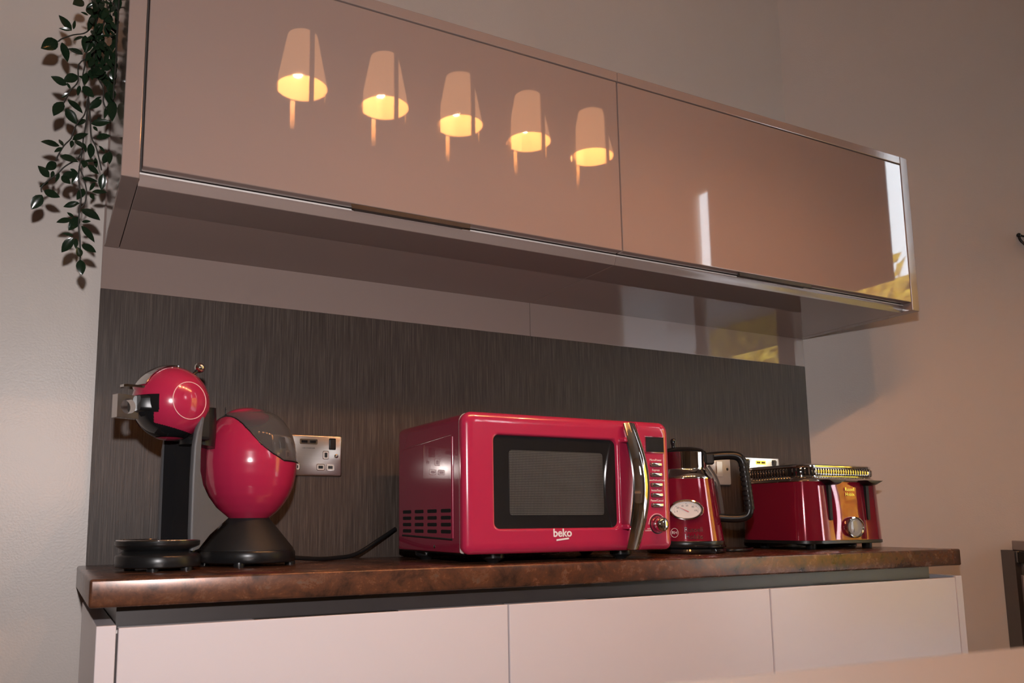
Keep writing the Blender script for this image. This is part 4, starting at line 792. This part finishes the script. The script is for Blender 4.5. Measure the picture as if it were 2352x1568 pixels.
# the dense crown close to the cabinet: base, tip, depth, width
crown = [
 (-0.0186, 0.9277, -0.0067, 0.9210, -0.200, 0.50), (-0.0223, 0.9516, -0.0318, 0.9303, -0.224, 0.43), (-0.0060, 1.0034, -0.0082, 0.9866, -0.171, 0.59), (-0.0152, 0.8993, -0.0093, 0.8875, -0.198, 0.36), (-0.0348, 0.9597, -0.0220, 0.9594, -0.204, 0.56),
 (-0.0143, 0.9172, -0.0286, 0.9131, -0.203, 0.42), (-0.0060, 0.8476, -0.0060, 0.8292, -0.211, 0.41), (-0.0430, 0.9571, -0.0407, 0.9367, -0.179, 0.45), (-0.0060, 0.8706, -0.0060, 0.8734, -0.175, 0.47), (-0.0254, 0.8563, -0.0123, 0.8492, -0.183, 0.42),
 (-0.0308, 0.9643, -0.0161, 0.9630, -0.223, 0.41), (-0.0431, 0.9748, -0.0392, 0.9586, -0.196, 0.46), (-0.0115, 0.9548, -0.0060, 0.9404, -0.223, 0.46), (-0.0337, 0.9517, -0.0185, 0.9514, -0.212, 0.57), (-0.0280, 0.9463, -0.0187, 0.9303, -0.224, 0.60),
 (-0.0343, 0.9512, -0.0318, 0.9322, -0.212, 0.37), (-0.0183, 0.9770, -0.0166, 0.9541, -0.208, 0.46), (-0.0222, 0.8415, -0.0354, 0.8265, -0.219, 0.39), (-0.0060, 0.8719, -0.0060, 0.8538, -0.186, 0.59), (-0.0060, 0.9684, -0.0060, 0.9557, -0.205, 0.38),
 (-0.0060, 0.9859, -0.0060, 0.9617, -0.215, 0.56), (-0.0338, 0.8872, -0.0263, 0.8677, -0.226, 0.41), (-0.0060, 0.9305, -0.0095, 0.9153, -0.175, 0.40), (-0.0336, 0.9761, -0.0424, 0.9678, -0.219, 0.44), (-0.0407, 0.9198, -0.0501, 0.8965, -0.171, 0.51),
 (-0.0182, 0.8760, -0.0116, 0.8655, -0.229, 0.58), (-0.0060, 0.8961, -0.0060, 0.8968, -0.201, 0.53), (-0.0060, 0.9625, -0.0060, 0.9556, -0.186, 0.58), (-0.0106, 0.8824, -0.0060, 0.8579, -0.209, 0.52), (-0.0060, 0.8779, -0.0113, 0.8616, -0.178, 0.49),
 (-0.0290, 0.8848, -0.0403, 0.8704, -0.225, 0.51), (-0.0060, 0.8601, -0.0060, 0.8394, -0.186, 0.50), (-0.0060, 0.9166, -0.0060, 0.9079, -0.228, 0.50), (-0.0358, 0.9223, -0.0390, 0.9005, -0.193, 0.58), (-0.0467, 0.9379, -0.0501, 0.9142, -0.218, 0.39),
 (-0.0122, 0.8564, -0.0265, 0.8432, -0.210, 0.52), (-0.0244, 0.9774, -0.0176, 0.9532, -0.177, 0.45), (-0.0309, 0.9160, -0.0215, 0.9018, -0.180, 0.56), (-0.0060, 0.8933, -0.0060, 0.8753, -0.203, 0.42), (-0.0266, 0.9540, -0.0350, 0.9360, -0.211, 0.56),
 (-0.0221, 0.8599, -0.0130, 0.8548, -0.178, 0.36), (-0.0190, 0.8733, -0.0233, 0.8489, -0.229, 0.38), (-0.0472, 0.9065, -0.0412, 0.8920, -0.222, 0.36), (-0.0239, 0.9100, -0.0329, 0.8900, -0.182, 0.59), (-0.0391, 0.8711, -0.0492, 0.8656, -0.229, 0.47),
 (-0.0391, 0.8895, -0.0398, 0.8695, -0.188, 0.48), (-0.0064, 0.9204, -0.0178, 0.9010, -0.176, 0.37), (-0.0076, 0.8632, -0.0060, 0.8500, -0.192, 0.58), (-0.0171, 0.9547, -0.0060, 0.9400, -0.173, 0.47), (-0.0376, 0.8974, -0.0391, 0.8715, -0.192, 0.53),
 (-0.0060, 0.9695, -0.0060, 0.9709, -0.198, 0.55), (-0.0060, 0.9371, -0.0060, 0.9235, -0.225, 0.46), (-0.0062, 0.9268, -0.0160, 0.9228, -0.181, 0.37), (-0.0406, 0.8583, -0.0470, 0.8353, -0.222, 0.39), (-0.0084, 0.9360, -0.0060, 0.9173, -0.173, 0.47),
 (-0.0441, 0.8407, -0.0408, 0.8201, -0.213, 0.53), (-0.0209, 0.8928, -0.0126, 0.8762, -0.211, 0.45), (-0.0060, 0.8901, -0.0060, 0.8655, -0.172, 0.48), (-0.0376, 0.9078, -0.0500, 0.8994, -0.194, 0.36), (-0.0193, 0.8527, -0.0309, 0.8348, -0.196, 0.47),
 (-0.0449, 0.9000, -0.0567, 0.8918, -0.173, 0.58), (-0.0224, 0.9649, -0.0128, 0.9522, -0.181, 0.58), (-0.0305, 0.9351, -0.0244, 0.9145, -0.174, 0.38), (-0.0481, 0.8772, -0.0435, 0.8610, -0.189, 0.43), (-0.0166, 0.9292, -0.0060, 0.9175, -0.223, 0.48),
 (-0.0372, 0.9476, -0.0493, 0.9401, -0.207, 0.45), (-0.0396, 0.9148, -0.0346, 0.8935, -0.192, 0.48), (-0.0142, 0.8772, -0.0065, 0.8644, -0.186, 0.55), (-0.0318, 0.8483, -0.0369, 0.8226, -0.217, 0.60), (-0.0419, 0.8492, -0.0398, 0.8256, -0.214, 0.37),
 (-0.0260, 0.8660, -0.0227, 0.8502, -0.206, 0.52), (-0.0352, 1.0050, -0.0408, 0.9779, -0.172, 0.38), (-0.0088, 0.9115, -0.0232, 0.9071, -0.219, 0.37), (-0.0441, 0.9741, -0.0562, 0.9634, -0.196, 0.39), (-0.0357, 0.9779, -0.0255, 0.9565, -0.174, 0.37),
 (-0.0060, 0.9849, -0.0151, 0.9745, -0.210, 0.47), (-0.0250, 0.9231, -0.0323, 0.9116, -0.188, 0.56), (-0.0249, 0.9550, -0.0248, 0.9343, -0.218, 0.39), (-0.0471, 0.9175, -0.0345, 0.9049, -0.188, 0.57), (-0.0258, 0.9153, -0.0360, 0.8995, -0.171, 0.55),
 (-0.0060, 0.9732, -0.0060, 0.9472, -0.181, 0.45), (-0.0060, 0.8754, -0.0060, 0.8503, -0.184, 0.45), (-0.0462, 0.8637, -0.0521, 0.8446, -0.229, 0.44), (-0.0144, 0.9064, -0.0113, 0.8797, -0.190, 0.43), (-0.0165, 0.9139, -0.0285, 0.9063, -0.170, 0.51),
 (-0.0066, 0.8975, -0.0060, 0.8981, -0.193, 0.53), (-0.0271, 0.9497, -0.0165, 0.9471, -0.207, 0.37), (-0.0060, 0.9798, -0.0124, 0.9691, -0.172, 0.49), (-0.0121, 0.8519, -0.0077, 0.8374, -0.194, 0.54), (-0.0060, 0.9811, -0.0060, 0.9650, -0.220, 0.47),
 (-0.0456, 0.8973, -0.0336, 0.8934, -0.198, 0.50), (-0.0333, 0.9285, -0.0399, 0.9080, -0.213, 0.53), (-0.0469, 0.9303, -0.0458, 0.9145, -0.221, 0.54), (-0.0060, 0.9594, -0.0060, 0.9425, -0.171, 0.59), (-0.0060, 1.0071, -0.0124, 0.9938, -0.172, 0.41),
 (-0.0060, 0.9394, -0.0060, 0.9171, -0.171, 0.55), (-0.0430, 0.8882, -0.0511, 0.8712, -0.218, 0.36), (-0.0418, 0.9081, -0.0546, 0.8962, -0.203, 0.42), (-0.0249, 0.9232, -0.0215, 0.9016, -0.170, 0.59), (-0.0357, 0.8903, -0.0228, 0.8761, -0.183, 0.51),
 (-0.0334, 0.9403, -0.0378, 0.9180, -0.194, 0.51), (-0.0382, 0.8911, -0.0368, 0.8634, -0.175, 0.57), (-0.0426, 0.9866, -0.0433, 0.9652, -0.193, 0.38), (-0.0445, 0.9086, -0.0317, 0.8997, -0.197, 0.51), (-0.0223, 0.9468, -0.0184, 0.9281, -0.185, 0.56),
 (-0.0397, 0.9876, -0.0336, 0.9670, -0.184, 0.40), (-0.0341, 0.9325, -0.0288, 0.9149, -0.191, 0.60), (-0.0195, 0.9435, -0.0187, 0.9164, -0.204, 0.44), (-0.0060, 0.9876, -0.0060, 0.9822, -0.196, 0.47), (-0.0334, 0.8793, -0.0311, 0.8636, -0.217, 0.52),
 (-0.0318, 0.9709, -0.0330, 0.9464, -0.213, 0.39), (-0.0095, 0.9515, -0.0159, 0.9366, -0.187, 0.49), (-0.0060, 0.8743, -0.0060, 0.8661, -0.182, 0.43), (-0.0275, 0.9360, -0.0125, 0.9296, -0.215, 0.44), (-0.0295, 0.9265, -0.0385, 0.9114, -0.218, 0.49),
 (-0.0201, 0.8654, -0.0123, 0.8482, -0.219, 0.54), (-0.0332, 0.8615, -0.0201, 0.8619, -0.197, 0.49), (-0.0117, 0.8546, -0.0077, 0.8400, -0.197, 0.55), (-0.0427, 0.9600, -0.0428, 0.9334, -0.225, 0.51), (-0.0106, 0.9658, -0.0166, 0.9487, -0.217, 0.54)]
for (x0, z0, x1, z1, y, wr) in crown:
    leaf(Vector((x0, y, z0)), Vector((x1, y+random.uniform(-0.015, 0.015), z1)), wr, random.uniform(-0.9, 0.9), t)

# ------------------------------------------------------------------ neighbouring unit, wall scroll, near table
ca = math.atan2(dv.y, dv.x); q0 = Vector((W, 0, 0))+dv*0.462
t = thing('side_unit', 'low pale unit with black top at the right picture edge', 'cabinet', (q0.x, q0.y, FZ), ca)
U_ = lambda name, bm, m, **k: obj(name, bm, m, t, world=False, **k)
D = 0.105; hz = -FZ
U_('shaded_side_panel', Bx(0.0, 0.014, -D+0.012, -0.001, 0, hz-0.013), M['bronze'])  # side face in shadow, its shade put into the dark colour
U_('front', Bx(0.010, 0.19, -D, -D+0.012, 0, hz-0.074, bev=0.001), M['gloss_edge'])
U_('front_rail', Bx(0.016, 0.19, -D+0.004, -D+0.014, hz-0.070, hz-0.048), M['gloss_edge'])
U_('top', Bx(0.002, 0.19, -D-0.004, -0.001, hz-0.043, hz-0.013, bev=0.002), M['black_gloss'])
o = obj('storage_box', Bx(0.024, 0.17, -D+0.006, -0.012, hz-0.013, hz+0.0125, bev=0.002), M['gloss_edge'], t, world=False)
o.parent = None; o.matrix_world = MW_[t.name]; tag(o, 'flat pale box lying on the black-topped side unit', 'box')
q1 = Vector((W, 0, 0.858))+dv*0.575
t = thing('wall_scroll', 'black iron scroll ornament on the wall, cut by right edge', 'wall ornament', q1, ca)
bm = B(); tube(bm, spline([(0.004, -0.012, 0.004), (0.018, -0.012, -0.002), (0.040, -0.012, 0.002), (0.065, -0.012, 0.012), (0.085, -0.012, 0.0)], 6), 0.0028, 8); obj('scroll', bm, M['black'], t, world=False, smooth=60)
bm = B(); tube(bm, spline([(0.003, -0.012, 0.003), (0.006, -0.012, -0.012), (0.016, -0.012, -0.026), (0.030, -0.012, -0.048), (0.055, -0.012, -0.060), (0.085, -0.012, -0.050)], 6), 0.0036, 8); obj('scroll', bm, M['black'], t, world=False, smooth=60)
bm = B(); sphere(bm, (0.003, -0.012, 0.003), 0.006, 14, 10); obj('knob', bm, M['black'], t, world=False, smooth=60)
bm = B(); tube(bm, [(0.085, -0.012, -0.03), (0.085, 0.0, -0.03)], 0.004, 8); obj('bracket', bm, M['black'], t, world=False)
bm = B(); tube(bm, [(0.085, -0.012, 0.002), (0.085, -0.012, -0.055)], 0.0035, 8); obj('bracket', bm, M['black'], t, world=False)

TZ = 0.0003
pa, pb_ = Vector((0.1712, -1.3373, TZ)), Vector((0.4384, -1.3558, TZ))     # two points of the table's far edge
e = (pb_-pa).normalized(); nb = Vector((e.y, -e.x, 0)); nb = nb if nb.y < 0 else -nb
t = thing('dining_table', 'out-of-focus pale table edge in the near right corner', 'table', (pb_.x, pb_.y, FZ))
A = pa-e*0.10; Bq = pb_+e*0.9
bm = B(); loft(bm, [[tuple(A), tuple(Bq), tuple(Bq+nb*0.75), tuple(A+nb*0.75)], [tuple(v+Vector((0, 0, -0.03))) for v in (A, Bq, Bq+nb*0.75, A+nb*0.75)]])
bmesh.ops.bevel(bm, geom=bm.edges[:], offset=0.003, segments=2, affect='EDGES'); obj('table_top', bm, M['table'], t)
for s, u in ((0.08, 0.08), (0.08, 0.67), (1, 0.08), (1, 0.67)):
    c = (A+e*0.08 if s < 1 else Bq-e*0.08)+nb*u
    obj('leg', Bx(c.x-0.025, c.x+0.025, c.y-0.025, c.y+0.025, FZ, TZ-0.03, bev=0.002), M['table'], t)
